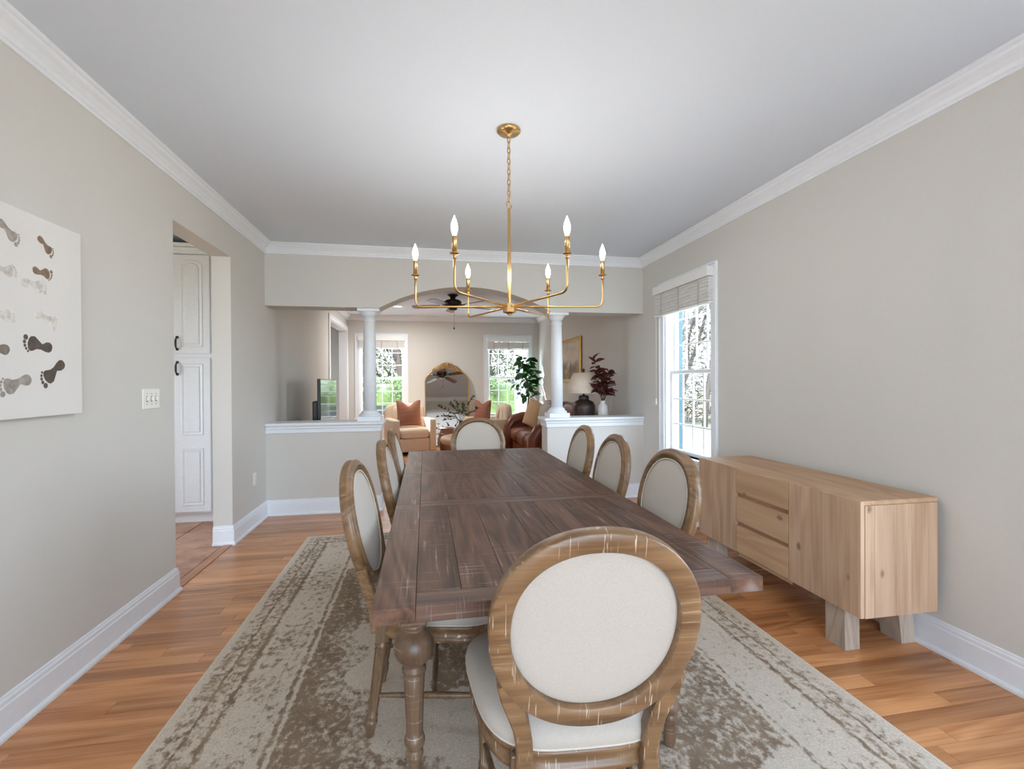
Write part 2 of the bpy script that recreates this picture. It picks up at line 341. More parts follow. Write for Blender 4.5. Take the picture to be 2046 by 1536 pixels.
# ------------------------------------------------------------------ mesh helpers
class MB:
    """collects vertices and faces of ONE mesh"""
    def __init__(s): s.v = []; s.f = []; s.smooth = []
    def add(s, vs, fs, smooth=False, T=None):
        o = len(s.v)
        for p in vs:
            p = Vector(p); s.v.append(T @ p if T else p)
        for f in fs: s.f.append([i+o for i in f]); s.smooth.append(smooth)
        return s
    def box(s, x0, x1, y0, y1, z0, z1, T=None):
        vs = [(x, y, z) for x in (x0, x1) for y in (y0, y1) for z in (z0, z1)]
        fs = [(0, 1, 3, 2), (4, 6, 7, 5), (0, 4, 5, 1), (2, 3, 7, 6), (0, 2, 6, 4), (1, 5, 7, 3)]
        return s.add(vs, fs, False, T)
    def bbox(s, x0, x1, y0, y1, z0, z1, b=0.004, seg=2, T=None, smooth=False):
        bm = bmesh.new(); bmesh.ops.create_cube(bm, size=1.0)
        for v in bm.verts:
            v.co = Vector(((x0+x1)/2+v.co.x*(x1-x0), (y0+y1)/2+v.co.y*(y1-y0), (z0+z1)/2+v.co.z*(z1-z0)))
        bmesh.ops.bevel(bm, geom=bm.edges[:], offset=min(b, 0.49*min(abs(x1-x0), abs(y1-y0), abs(z1-z0))), segments=seg, affect='EDGES', profile=0.5)
        bm.verts.index_update()
        s.add([v.co.copy() for v in bm.verts], [[v.index for v in f.verts] for f in bm.faces], smooth, T); bm.free(); return s
    def lathe(s, prof, n=24, c=(0, 0, 0), T=None, flute=None, smooth=True):
        vs = []; fs = []
        for j, (r, z) in enumerate(prof):
            for i in range(n):
                a = 2*PI*i/n; rr = r
                if flute and flute[0] <= z <= flute[1]: rr = r*(1-flute[2]*(0.5-0.5*math.cos(a*flute[3])))
                vs.append((c[0]+rr*math.cos(a), c[1]+rr*math.sin(a), c[2]+z))
        for j in range(len(prof)-1):
            for i in range(n):
                k = (i+1) % n; fs.append((j*n+i, j*n+k, (j+1)*n+k, (j+1)*n+i))
        fs.append(list(range(n))[::-1]); fs.append([(len(prof)-1)*n+i for i in range(n)])
        return s.add(vs, fs, smooth, T)
    def tube(s, pts, r, n=8, closed=False, T=None, flat=None):
        pts = [Vector(p) for p in pts]; m = len(pts); rs = r if isinstance(r, (list, tuple)) else [r]*m
        vs = []; fs = []; up = None
        for i in range(m):
            a = pts[(i-1) % m] if (closed or i > 0) else pts[i]; b = pts[(i+1) % m] if (closed or i < m-1) else pts[i]
            t = (b-a).normalized()
            if up is None:
                up = Vector((0, 0, 1)) if abs(t.z) < 0.9 else Vector((1, 0, 0))
            x = t.cross(up); x = x.normalized() if x.length > 1e-6 else t.orthogonal().normalized(); up = x.cross(t).normalized()
            for k in range(n):
                q = 2*PI*k/n; w = (flat or 1.0)
                vs.append(pts[i]+x*math.cos(q)*rs[i]+up*math.sin(q)*rs[i]*w)
        L = m if closed else m-1
        for i in range(L):
            j = (i+1) % m
            for k in range(n):
                l = (k+1) % n; fs.append((i*n+k, i*n+l, j*n+l, j*n+k))
        if not closed: fs.append(list(range(n))[::-1]); fs.append([(m-1)*n+k for k in range(n)])
        return s.add(vs, fs, True, T)
    def prism(s, poly, ext, T=None, smooth=False):
        """poly: list of 3d points (planar, ordered); ext: extrusion vector"""
        n = len(poly); e = Vector(ext); a = [Vector(p) for p in poly]
        vs = a+[p+e for p in a]; fs = [list(range(n))[::-1], list(range(n, 2*n))]
        s.add(vs, fs, False, T); o = len(s.v)-2*n
        for i in range(n):
            j = (i+1) % n; s.f.append([o+i, o+j, o+n+j, o+n+i]); s.smooth.append(smooth)
        return s
    def sweep(s, prof, path, closed=True, T=None, smooth=True):
        """path: list of (pos, xaxis, yaxis); prof: closed 2d polygon"""
        n = len(prof); vs = []; fs = []; m = len(path)
        for p, x, y in path:
            for a, b in prof: vs.append(Vector(p)+Vector(x)*a+Vector(y)*b)
        for i in range(m if closed else m-1):
            j = (i+1) % m
            for k in range(n):
                l = (k+1) % n; fs.append((i*n+k, j*n+k, j*n+l, i*n+l))
        if not closed: fs.append(list(range(n))); fs.append([(m-1)*n+k for k in range(n)][::-1])
        return s.add(vs, fs, smooth, T)
    def cushion(s, a, b, c, e1=0.35, e2=0.35, ctr=(0, 0, 0), nu=28, nv=14, T=None):
        sg = lambda x, e: math.copysign(abs(x)**e, x); vs = []; fs = []
        for j in range(nv+1):
            ph = -PI/2+PI*j/nv
            for i in range(nu):
                th = 2*PI*i/nu; k = sg(math.cos(ph), e1)
                vs.append((ctr[0]+a*k*sg(math.cos(th), e2), ctr[1]+b*k*sg(math.sin(th), e2), ctr[2]+c*sg(math.sin(ph), e1)))
        for j in range(nv):
            for i in range(nu):
                k = (i+1) % nu; fs.append((j*nu+i, j*nu+k, (j+1)*nu+k, (j+1)*nu+i))
        return s.add(vs, fs, True, T)
    def mesh(s, name):
        me = bpy.data.meshes.new(name); me.from_pydata([tuple(v) for v in s.v], [], s.f); me.polygons.foreach_set('use_smooth', s.smooth); me.update()
        bm = bmesh.new(); bm.from_mesh(me); bmesh.ops.recalc_face_normals(bm, faces=bm.faces[:])
        bm.to_mesh(me); bm.free()
        return me

def obj(name, mb, mat, parent=None, loc=None, rot=None):
    me = mb.mesh(name) if isinstance(mb, MB) else mb
    m = M_[mat] if isinstance(mat, str) else mat
    if not me.materials: me.materials.append(m)
    o = bpy.data.objects.new(name, me); C.objects.link(o)
    if parent: o.parent = parent
    if loc is not None: o.location = loc
    if rot is not None: o.rotation_euler = rot
    return o
def tag(o, label, cat, group=None):
    o['label'] = label; o['category'] = cat
    if group: o['group'] = group
    return o
def thing(name, label, cat, loc=(0, 0, 0), rot=(0, 0, 0), group=None):
    o = bpy.data.objects.new(name, None); o.empty_display_size = 0.1; C.objects.link(o)
    o.location = loc; o.rotation_euler = rot if isinstance(rot, (tuple, list)) else (0, 0, rot)
    return tag(o, label, cat, group)
def struct(name, mb, mat, parent=None):
    o = obj(name, mb, mat, parent)
    if not parent: o['kind'] = 'structure'
    return o
def structE(name):
    o = bpy.data.objects.new(name, None); C.objects.link(o); o['kind'] = 'structure'; return o
def dup(root, loc, rotz, label=None):
    def cp(o, par):
        c = o.copy(); C.objects.link(c); c.parent = par
        for ch in o.children: cp(ch, c)
        return c
    r = cp(root, None); r.location = loc; r.rotation_euler = (0, 0, rotz)
    if label: r['label'] = label
    return r
def arc(cx, cy, r, a0, a1, n):
    return [(cx+r*math.cos(a0+(a1-a0)*i/n), cy+r*math.sin(a0+(a1-a0)*i/n)) for i in range(n+1)]
# ================================================================== STRUCTURE
def hole_wall(name, axis, face, thick, a0, a1, z0, z1, holes, mat='wall'):
    """wall slab; axis 'X': face is an X plane, runs along Y.  holes: (a0,a1,z0,z1)"""
    mb = MB(); cuts = sorted(set([a0, a1]+[h[0] for h in holes]+[h[1] for h in holes]))
    for i in range(len(cuts)-1):
        c0, c1 = cuts[i], cuts[i+1]; zs = [(z0, z1)]
        for h in holes:
            if h[0] <= c0+1e-6 and h[1] >= c1-1e-6:
                nz = []
                for (p, q) in zs:
                    if h[2] > p: nz.append((p, min(q, h[2])))
                    if h[3] < q: nz.append((max(p, h[3]), q))
                zs = nz
        for (p, q) in zs:
            f0, f1 = sorted((face, face+thick))
            if axis == 'X': mb.box(f0, f1, c0, c1, p, q)
            else: mb.box(c0, c1, f0, f1, p, q)
    return struct(name, mb, mat)

OP0, OP1, OPZ = 3.385, 4.30, 2.375          # opening to the kitchen
DO0, DO1, DOZ = 8.43, 10.18, 2.40           # cased opening in the living room
WIN_R = (3.80, 4.64); WIN_N = (0.50, 1.34); WIN_BL = (-1.35, -0.44); WIN_BR = (1.34, 2.245); WZ0, WZ1 = 0.60, 2.275
REAR = (-1.05, 1.95, 0.12, 2.42)            # unseen window added behind the camera to let daylight in
hole_wall('wall_left', 'X', XL, -WT, YR, YE+WT, 0, H, [(OP0, OP1, 0, OPZ), (DO0, DO1, 0, DOZ)])
hole_wall('wall_right', 'X', XR, WT, YR, YE+WT, 0, H, [(WIN_R[0], WIN_R[1], WZ0, WZ1), (WIN_N[0], WIN_N[1], WZ0, WZ1)])
hole_wall('wall_back', 'Y', YE, WT, XL, XR, 0, H, [(WIN_BL[0], WIN_BL[1], WZ0, WZ1), (WIN_BR[0], WIN_BR[1], WZ0, WZ1)])
hole_wall('wall_front', 'Y', YR, -WT, XL, XR, 0, H, [REAR])
struct('ceiling', MB().box(XL-WT, XR+WT, YR-WT, YE+WT, H, H+0.12), 'ceil')

# header with the flat arch
ax0, ax1, zh, rise = -0.47, 1.375, 2.108, 0.245
cxa, hw = (ax0+ax1)/2, (ax1-ax0)/2
# build as vertical strips so the concave outline stays clean
xs = [XL]+[cxa-hw*math.cos(PI*i/48) for i in range(49)]+[XR]
def zbot(x):
    if x <= ax0 or x >= ax1: return zh
    rad = (hw*hw+rise*rise)/(2*rise); return zh+rise-rad+math.sqrt(rad*rad-(x-cxa)**2)
vs = []; fs = []
for x in xs:
    for y in (YF, YB): vs += [(x, y, zbot(x)), (x, y, H)]
for i in range(len(xs)-1):
    a, b = i*4, (i+1)*4
    fs += [(a, b, b+1, a+1), (a+2, a+3, b+3, b+2), (a, a+2, b+2, b), (a+1, b+1, b+3, a+3)]
fs += [(0, 1, 3, 2), (len(vs)-4, len(vs)-2, len(vs)-1, len(vs)-3)]
struct('wall_header', MB().add(vs, fs), 'wall')

# half walls and their moulded caps
def half_wall(x0, x1, open_end):
    w = struct('wall_half', MB().box(x0, x1, YF, YB, 0, 0.83), 'wall')
    ends = [(x0, -1)] if open_end < 0 else [(x1, 1)]
    def ring(o, z0, z1):
        a, b = (x0-o if open_end < 0 else x0), (x1+o if open_end > 0 else x1)
        return (a, b, YF-o, YB+o, z0, z1)
    for nm, o, z0, z1, b in (('cap_fascia', 0.012, 0.825, 0.865, 0.003), ('cap_moulding', 0.024, 0.865, 0.895, 0.01), ('cap', 0.042, 0.895, 0.928, 0.012)):
        obj(nm, MB().bbox(*ring(o, z0, z1), b=b), 'trim', w)
    return w
HWL, HWR = -0.47, 1.33
hl = half_wall(XL, HWL, 1); hr = half_wall(HWR, XR, -1)

# columns on the half walls
def column(x, label):
    y = (YF+YB)/2; t = thing('column', label, 'column', (x, y, 0.928), 0, 'columns on the half walls')
    b = MB().bbox(-0.118, 0.118, -0.118, 0.118, 0.0, 0.05, 0.003); obj('plinth', b, 'trim', t)
    obj('base', MB().lathe([(0.112, 0.05), (0.114, 0.062), (0.105, 0.074), (0.09, 0.08), (0.092, 0.09), (0.083, 0.10), (0.072, 0.106), (0.068, 0.112)], 32), 'trim', t)
    obj('shaft', MB().lathe([(0.067, 0.11), (0.067, 0.5), (0.064, 0.8), (0.060, 1.05), (0.066, 1.055), (0.066, 1.068), (0.060, 1.073), (0.060, 1.10)], 32), 'trim', t)
    obj('capital', MB().lathe([(0.062, 1.10), (0.072, 1.112), (0.076, 1.125), (0.088, 1.14), (0.092, 1.148)], 32).bbox(-0.112, 0.112, -0.112, 0.112, 1.148, 1.18, 0.004), 'trim', t)
column(-0.582, 'white round column on the half wall beside the television')
column(1.478, 'white round column on the half wall beside the lamp')

# baseboards: swept profile along straight runs
BASE = [(0, 0), (0.028, 0), (0.028, 0.012), (0.024, 0.02), (0.016, 0.024), (0.016, 0.118), (0.012, 0.124), (0.012, 0.138), (0.007, 0.146), (0.007, 0.152), (0, 0.156)]
CROWN = [(0, 0), (0, -0.098), (0.010, -0.098), (0.012, -0.084), (0.018, -0.08), (0.026, -0.064), (0.044, -0.044), (0.062, -0.030), (0.070, -0.018), (0.076, -0.016), (0.084, -0.010), (0.084, 0)]
def run(name, prof, p0, p1, inward, z, mat='trim', m0=0, m1=0):
    """m0/m1: mitre slope at each end (+1 inside corner, -1 outside corner)"""
    p0, p1 = Vector(p0), Vector(p1); n = Vector(inward); d = (p1-p0).normalized(); vs = []; k = len(prof)
    for q, m, sg in ((p0, m0, 1), (p1, m1, -1)):
        for a, b in prof:
            w = q+n*a+d*(sg*m*a); vs.append((w.x, w.y, z+b))
    fs = [(i, (i+1) % k, k+(i+1) % k, k+i) for i in range(k)]+[list(range(k)), list(range(k, 2*k))[::-1]]
    return struct(name, MB().add(vs, fs), mat)
run('baseboard_left', BASE, (XL, YR, 0), (XL, OP0, 0), (1, 0, 0), 0, m0=1, m1=-1)
run('baseboard_left', BASE, (XL, OP1, 0), (XL, YF, 0), (1, 0, 0), 0, m0=-1, m1=1)
run('baseboard_jamb', BASE, (XL-WT, OP1, 0), (XL, OP1, 0), (0, -1, 0), 0, m0=0, m1=-1)
run('baseboard_half', BASE, (XL, YF, 0), (HWL, YF, 0), (0, -1, 0), 0, m0=1, m1=-1)
run('baseboard_half', BASE, (HWL, YF, 0), (HWL, YB, 0), (1, 0, 0), 0, m0=-1, m1=-1)
run('baseboard_half', BASE, (HWR, YF, 0), (XR, YF, 0), (0, -1, 0), 0, m0=-1, m1=1)
run('baseboard_half', BASE, (HWR, YF, 0), (HWR, YB, 0), (-1, 0, 0), 0, m0=-1, m1=-1)
run('baseboard_right', BASE, (XR, YR, 0), (XR, YF, 0), (-1, 0, 0), 0, m0=1, m1=1)
run('baseboard_right', BASE, (XR, YB, 0), (XR, YE, 0), (-1, 0, 0), 0, m0=1, m1=1)
run('baseboard_back', BASE, (XL, YE, 0), (XR, YE, 0), (0, -1, 0), 0, m0=1, m1=1)
for i, (a, b, n, m0, m1) in enumerate([((XL, YR, 0), (XL, YF, 0), (1, 0, 0), 1, 1), ((XR, YR, 0), (XR, YF, 0), (-1, 0, 0), 1, 1), ((XL, YF, 0), (XR, YF, 0), (0, -1, 0), 1, 1),
        ((XL, YR, 0), (XR, YR, 0), (0, 1, 0), 1, 1), ((XL, YB, 0), (XL, YE, 0), (1, 0, 0), 1, 1), ((XR, YB, 0), (XR, YE, 0), (-1, 0, 0), 1, 1), ((XL, YB, 0), (XR, YB, 0), (0, 1, 0), 1, 1), ((XL, YE, 0), (XR, YE, 0), (0, -1, 0), 1, 1)]):
    run('trim_%d' % (i+1), CROWN, a, b, n, H, m0=m0, m1=m1)

# ------------------------------------------------------------------ floor
BW = 0.083
fl = struct('floor', MB().box(XL-0.07, XR+0.02, 0.6, YB, -0.06, -0.003), 'seam')
RUG = (-1.0, 1.752, 0.69, 4.352)
board_meshes = {}
def board_mesh(L):
    k = round(L/0.1)
    if k not in board_meshes:
        me = MB().bbox(0, k*0.1-0.0012, 0, BW-0.0014, -0.003, 0.0, 0.0007, 1).mesh('floor_board'); me.materials.append(M_['floor']); board_meshes[k] = me
    return board_meshes[k], k*0.1
rb = random.Random(3)
y = 0.6; nb = 0
while y < YB-0.02:
    x = XL-0.0-rb.randint(0, 9)*0.1
    while x < XR:
        me, L = board_mesh(rb.choice([0.5, 0.7, 0.8, 0.9, 1.0, 1.1, 1.2, 1.3, 1.5]))
        x1 = x+L
        hid = x > RUG[0]+0.02 and x1 < RUG[1]-0.02 and y > RUG[2] and y+BW < RUG[3]-0.02
        if not hid and x1 > XL+0.02:
            if x < XL:
                k = max(1, round((x1-XL)/0.1)); me, _ = board_mesh(k*0.1); xx = x1-k*0.1
            else: xx = x
            if xx+me.vertices[0].co.x < XR:
                o = obj('floor_board', me, 'floor', fl, (xx, y, 0)); nb += 1
                if xx+L > XR+0.02 and xx >= XL-0.11: o.scale.x = max(0.1, (XR+0.01-xx)/(round(L/0.1)*0.1)) if x >= XL else 1
        x = x1
    y += BW
struct('floor', MB().box(XL-0.02, XR+0.02, YB, YE+0.02, -0.06, 0.0), 'floorfar')
struct('floor', MB().box(XL-0.02, XR+0.02, YR-0.02, 0.6, -0.06, 0.0), 'floorfar')
struct('trim_9', MB().bbox(XL-0.062, XL+0.004, OP0, OP1, -0.03, 0.006, 0.003), 'threshold')

# ------------------------------------------------------------------ kitchen behind the opening
KX0, KY0, KY1 = -4.6, 1.2, 5.7
kf = struct('floor_kitchen', MB().box(KX0, XL-0.062, KY0, KY1, -0.06, -0.006), 'grout')
for i in range(6):
    for j in range(6):
        x0 = XL-0.068-0.46*(i+1); y0 = 2.78+0.46*j+0.08
        obj('tile', MB().bbox(x0+0.004, x0+0.456, y0+0.004, y0+0.456, -0.006, 0.001+0.0006*((i+j) % 2), 0.003, 1), 'tile', kf)
hole_wall('wall_kitchen', 'Y', KY1, WT, KX0, XL-WT, 0, H, [])
hole_wall('wall_kitchen', 'Y', KY0, -WT, KX0, XL-WT, 0, H, [])
hole_wall('wall_kitchen', 'X', KX0, -WT, KY0, KY1, 0, H, [(2.3, 3.9, 1.0, 2.25)])  # unseen unglazed hole, added to let daylight onto the cabinet
struct('ceiling', MB().box(KX0, XL-WT, KY0, KY1, H, H+0.12), 'ceil')
portal((KX0-0.1, 3.1, 1.625), (1, 0, 0), 1.6, 1.25, 'daylight_hole_kitchen_offscreen')
# pantry cabinet
CY = 4.98
cab = thing('pantry_cabinet', 'tall white pantry cabinet with raised panel doors beyond the kitchen opening', 'cabinet', (-2.33, CY, 0))
obj('body', MB().box(-0.62, 0.60, 0.02, 0.62, 0.10, 2.56), 'cab', cab)
obj('toe_kick', MB().box(-0.62, 0.60, 0.08, 0.60, 0.0, 0.10), 'cab', cab)
obj('crown', MB().bbox(-0.65, 0.60, -0.035, 0.62, 2.615, 2.65, 0.006).bbox(-0.635, 0.60, -0.018, 0.62, 2.585, 2.615, 0.008).box(-0.625, 0.60, 0.0, 0.62, 2.555, 2.585), 'cab', cab)
def door_panel(name, x0, x1, z0, z1, panels, hx, hz):
    d = obj(name, MB().bbox(x0, x1, 0.0, 0.02, z0, z1, 0.004), 'cab', cab)
    for (p0, p1, arched) in panels:
        px0, px1 = x0+0.058, x1-0.058
        def outline(o, y):
            pts = [(px0+o, y, p0+o), (px1-o, y, p0+o)]
            if arched:
                w = (px1-px0)/2-o; c = (px0+px1)/2
                pts.append((px1-o, y, p1-0.05-o))
                for i in range(1, 12):
                    a = PI*i/12; pts.append((c+w*0.92*math.cos(a), y, p1-0.05-o+0.05*math.sin(a)))
                pts.append((px0+o, y, p1-0.05-o))
            else: pts += [(px1-o, y, p1-o), (px0+o, y, p1-o)]
            return pts
        lo, mi, hi = outline(0, 0.0), outline(0.008, -0.006), outline(0.03, -0.001)
        n = len(lo); top = outline(0.036, -0.008); vs = lo+mi+hi+top; fs = []
        for r in range(3):
            for i in range(n):
                j = (i+1) % n; fs.append((r*n+i, r*n+j, (r+1)*n+j, (r+1)*n+i))
        fs.append(list(range(3*n, 4*n)))
        obj('raised_panel', MB().add(vs, fs), 'cab', d)
    h = MB().tube([(hx, -0.004, hz-0.055), (hx, -0.022, hz-0.045), (hx, -0.030, hz-0.02), (hx, -0.030, hz+0.02), (hx, -0.022, hz+0.045), (hx, -0.004, hz+0.055)], [0.007, 0.006, 0.008, 0.008, 0.006, 0.007], 8)
    h.bbox(hx-0.011, hx+0.011, -0.006, 0.001, hz+0.045, hz+0.068, 0.002).bbox(hx-0.011, hx+0.011, -0.006, 0.001, hz-0.068, hz-0.045, 0.002)
    obj('pull', h, 'pull', d)
for s, (x0, x1) in ((1, (0.008, 0.318)), (-1, (-0.302, 0.002))):
    hx = x0+0.03 if s > 0 else x1-0.03
    door_panel('door', x0, x1, 1.615, 2.545, [(1.675, 2.50, True)], hx, 1.71)
    door_panel('door', x0, x1, 0.115, 1.575, [(0.175, 0.72, False), (0.84, 1.52, False)], hx, 1.475)

# ------------------------------------------------------------------ hall behind the cased opening of the living room
hole_wall('wall_hall', 'X', -2.75, -WT, 7.4, 11.4, 0, H, [])
hole_wall('wall_hall', 'Y', 11.4, WT, -2.75, XL-WT, 0, H, [])
hole_wall('wall_hall', 'X', XL-WT, WT, YE+WT, 11.4+WT, 0, H, [(10.72, 11.12, 0.3, 2.1)])
hole_wall('wall_hall', 'Y', 7.4, -WT, -2.75, XL-WT, 0, H, [])
struct('ceiling', MB().box(-2.9, XL-WT, 7.3, 11.5, H, H+0.12), 'ceil')
struct('floor', MB().box(-2.9, XL-0.02, 7.3, 11.5, -0.06, 0.0), 'floorfar')
cz = structE('door_1')
for nm, a, b, c, d in (('casing', DO0-0.09, DO0, 0, DOZ+0.09), ('casing', DO1, DO1+0.09, 0, DOZ+0.09), ('casing', DO0, DO1, DOZ, DOZ+0.09)):
    obj(nm, MB().bbox(XL, XL+0.02, a, b, c, d, 0.004), 'trim', cz)
for a, b, c, d in ((DO0-0.001, DO0+0.015, 0, DOZ), (DO1-0.015, DO1+0.001, 0, DOZ), (DO0, DO1, DOZ-0.015, DOZ+0.001)):
    obj('jamb', MB().box(XL-WT, XL, a, b, c, d), 'trim', cz)

# ------------------------------------------------------------------ windows
TB = Matrix(((1, 0, 0, 0), (0, 1, 0, YE), (0, 0, 1, 0), (0, 0, 0, 1)))            # u=X, w=+Y
TR = Matrix(((0, 1, 0, XR), (1, 0, 0, 0), (0, 0, 1, 0), (0, 0, 0, 1)))            # u=Y, w=+X
TF = Matrix(((1, 0, 0, 0), (0, -1, 0, YR), (0, 0, 1, 0), (0, 0, 0, 1)))           # u=X, w=-Y
def window(name, T, u0, u1, z0, z1, cols=4, rows=3, cw=0.085, sill=True):
    w = structE(name)
    P = lambda *a, **k: MB().bbox(*a, T=T, **k)
    for a, b, c, d in ((u0-cw, u0, z0-0.03, z1+cw), (u1, u1+cw, z0-0.03, z1+cw), (u0, u1, z1, z1+cw), (u0-cw, u1+cw, z0-0.10, z0-0.03)):
        m = MB().bbox(a, b, -0.018, 0.0, c, d, 0.004, T=T)
        obj('casing', m, 'trim', w)
    for a, b, c, d in ((u0-cw-0.001, u0-cw+0.016, z0-0.03, z1+cw), (u1+cw-0.016, u1+cw+0.001, z0-0.03, z1+cw), (u0-cw, u1+cw, z1+cw-0.016, z1+cw+0.001)):
        obj('back_band', MB().bbox(a, b, -0.028, 0.0, c, d, 0.004, T=T), 'trim', w)
    if sill: obj('sill', P(u0-cw-0.015, u1+cw+0.015, -0.04, 0.10, z0-0.03, z0, b=0.006), 'trim', w)
    for a, b, c, d in ((u0, u0+0.02, z0, z1), (u1-0.02, u1, z0, z1), (u0, u1, z1-0.02, z1)):
        obj('jamb', MB().box(a, b, 0.0, WT, c, d, T=T), 'vinyl', w)
    zm = z0+(z1-z0)*0.49; a0, a1 = u0+0.02, u1-0.02
    st = 0.032
    for (nm, s0, s1, wy) in (('sash', z0, zm+0.02, 0.055), ('sash', zm-0.02, z1-0.02, 0.092)):
        fr = MB()
        for (a, b, c, d) in ((a0, a0+st, s0, s1), (a1-st, a1, s0, s1), (a0+st, a1-st, s0, s0+st+0.006), (a0+st, a1-st, s1-st-0.004, s1)):
            fr.bbox(a, b, wy, wy+0.032, c, d, 0.004, 1, T=T)
        s = obj(nm, fr, 'vinyl', w)
        g0, g1, h0, h1 = a0+st, a1-st, s0+st+0.006, s1-st-0.004
        for i in range(1, cols):
            u = g0+(g1-g0)*i/cols; obj('muntin', MB().bbox(u-0.008, u+0.008, wy+0.006, wy+0.026, h0, h1, 0.003, 1, T=T), 'vinyl', s)
        for j in range(1, rows):
            zz = h0+(h1-h0)*j/rows; obj('muntin', MB().bbox(g0, g1, wy+0.007, wy+0.025, zz-0.008, zz+0.008, 0.003, 1, T=T), 'vinyl', s)
        for i in range(cols):
            for j in range(rows):
                ua, ub = g0+(g1-g0)*i/cols, g0+(g1-g0)*(i+1)/cols; za, zb = h0+(h1-h0)*j/rows, h0+(h1-h0)*(j+1)/rows
                obj('pane', MB().add([(ua, wy+0.016, za), (ub, wy+0.016, za), (ub, wy+0.016, zb), (ua, wy+0.016, zb)], [(0, 1, 2, 3)], T=T), 'glass', s)
        if wy < 0.06: obj('sash_lock', MB().bbox((a0+a1)/2-0.03, (a0+a1)/2+0.03, wy+0.004, wy+0.03, s1, s1+0.014, 0.004, T=T), 'vinyl', s)
    return w
window('window_1', TR, WIN_R[0], WIN_R[1], WZ0, WZ1)
for _a, _b, _c, _d in ((WIN_R[1]-0.004, WIN_R[1]+0.05, WZ0-0.06, WZ1+0.05), (WIN_R[0]-0.05, WIN_R[0]+0.004, WZ0-0.06, WZ1+0.05), (WIN_R[0], WIN_R[1], WZ1, WZ1+0.05)):
    obj('outer_trim', MB().bbox(_a, _b, WT+0.001, WT+0.055, _c, _d, 0.004, T=TR), 'shutter', bpy.data.objects['window_1'])
window('window_2', TB, WIN_BL[0], WIN_BL[1], WZ0, WZ1)
window('window_3', TB, WIN_BR[0], WIN_BR[1], WZ0, WZ1)
window('window_added_rear', TF, REAR[0], REAR[1], REAR[2], REAR[3], 6, 2, sill=False)
window('window_added_right', TR, WIN_N[0], WIN_N[1], WZ0, WZ1)          # unseen twin of window_1 beyond the sideboard, added for more daylight
portal((XR+0.12, sum(WIN_N)/2, (WZ0+WZ1)/2), (-1, 0, 0), WIN_N[1]-WIN_N[0], WZ1-WZ0, 'window_added_right_offscreen')
portal((XR+0.12, sum(WIN_R)/2, (WZ0+WZ1)/2), (-1, 0, 0), 0.84, 1.67)
portal((sum(WIN_BL)/2, YE+0.13, (WZ0+WZ1)/2), (0, -1, 0), 0.9, 1.67)
portal((sum(WIN_BR)/2, YE+0.13, (WZ0+WZ1)/2), (0, -1, 0), 0.9, 1.67)
portal(((REAR[0]+REAR[1])/2, YR-0.13, (REAR[2]+REAR[3])/2), (0, 1, 0), REAR[1]-REAR[0], REAR[3]-REAR[2], 'window_added_rear_offscreen')

def blind(T, u0, u1, ztop, label, drop=0.20, proud=0.05, cord=None):
    t = thing('woven_blind', label, 'blind', (T @ Vector(((u0+u1)/2, 0, ztop))))
    Ti = Matrix.Translation(-(T @ Vector(((u0+u1)/2, 0, ztop)))) @ T
    obj('valance', MB().bbox(u0, u1, -proud-0.03, -0.012, ztop-0.085, ztop, 0.008, T=Ti), 'valance', t)
    n = max(5, int(drop/0.018))
    for k in range(n):
        z = ztop-0.09-k*(drop-0.03)/n
        obj('slat', MB().bbox(u0+0.014, u1-0.014, -proud-0.012+0.003*(k % 2), -0.014, z-(drop-0.03)/n*0.92, z, 0.003, 1, T=Ti), 'blind', t)
    obj('bottom_rail', MB().bbox(u0+0.006, u1-0.006, -proud-0.014, -0.013, ztop-0.085-drop, ztop-0.085-drop+0.022, 0.005, T=Ti), 'valance', t)
    for q in (0.16, 0.5, 0.84):
        u = u0+(u1-u0)*q; obj('ladder_tape', MB().bbox(u-0.011, u+0.011, -proud-0.0165, -proud-0.0115, ztop-0.08-drop, ztop-0.086, 0.001, 1, T=Ti), 'tape', t)
    if cord is not None:
        c = obj('cord', MB().tube([Ti @ Vector((cord, -proud, ztop-0.08)), Ti @ Vector((cord, -proud, 1.13))], 0.0022, 6), 'cordw', t)
        c.data.update(); obj('tassel', MB().lathe([(0.003, 0.03), (0.006, 0.02), (0.009, 0.0), (0.009, -0.03), (0.006, -0.04)], 10, T=Matrix.Translation(Ti @ Vector((cord, -proud, 1.12)))), 'cordw', c)
    return t
# the window of the dining room carries its blind outside the jambs; the two others inside the casing
bt = blind(TR, WIN_R[0]-0.05, WIN_R[1]+0.12, 2.325, 'white slatted blind raised on the window behind the sideboard', 0.235, 0.05, cord=WIN_R[1]+0.095)
blind(TB, WIN_BL[0]-0.02, WIN_BL[1]+0.02, 2.29, 'grey slatted blind raised over the window behind the cream armchair and column', 0.17, 0.045)
blind(TB, WIN_BR[0]-0.02, WIN_BR[1]+0.02, 2.29, 'grey slatted blind raised over the window behind the leafy potted plant', 0.17, 0.045)
# ================================================================== DINING ROOM THINGS
# ------------------------------------------------------------------ rug
rx, ry = (RUG[0]+RUG[1])/2, (RUG[2]+RUG[3])/2
rug = thing('area_rug', 'large distressed cream and brown patterned rug under the dining table', 'rug', (rx, ry, 0))
obj('pile', MB().box(-1.366, 1.366, -1.821, 1.821, 0.0005, 0.011), 'rug', rug)
eb = MB()
for a in ((-1.376, -1.362, -1.831, 1.831), (1.362, 1.376, -1.831, 1.831), (-1.362, 1.362, -1.831, -1.817), (-1.362, 1.362, 1.817, 1.831)):
    eb.bbox(*a, 0.0004, 0.011, 0.004, 2)
obj('binding', eb, 'rugedge', rug)
RZ = 0.011

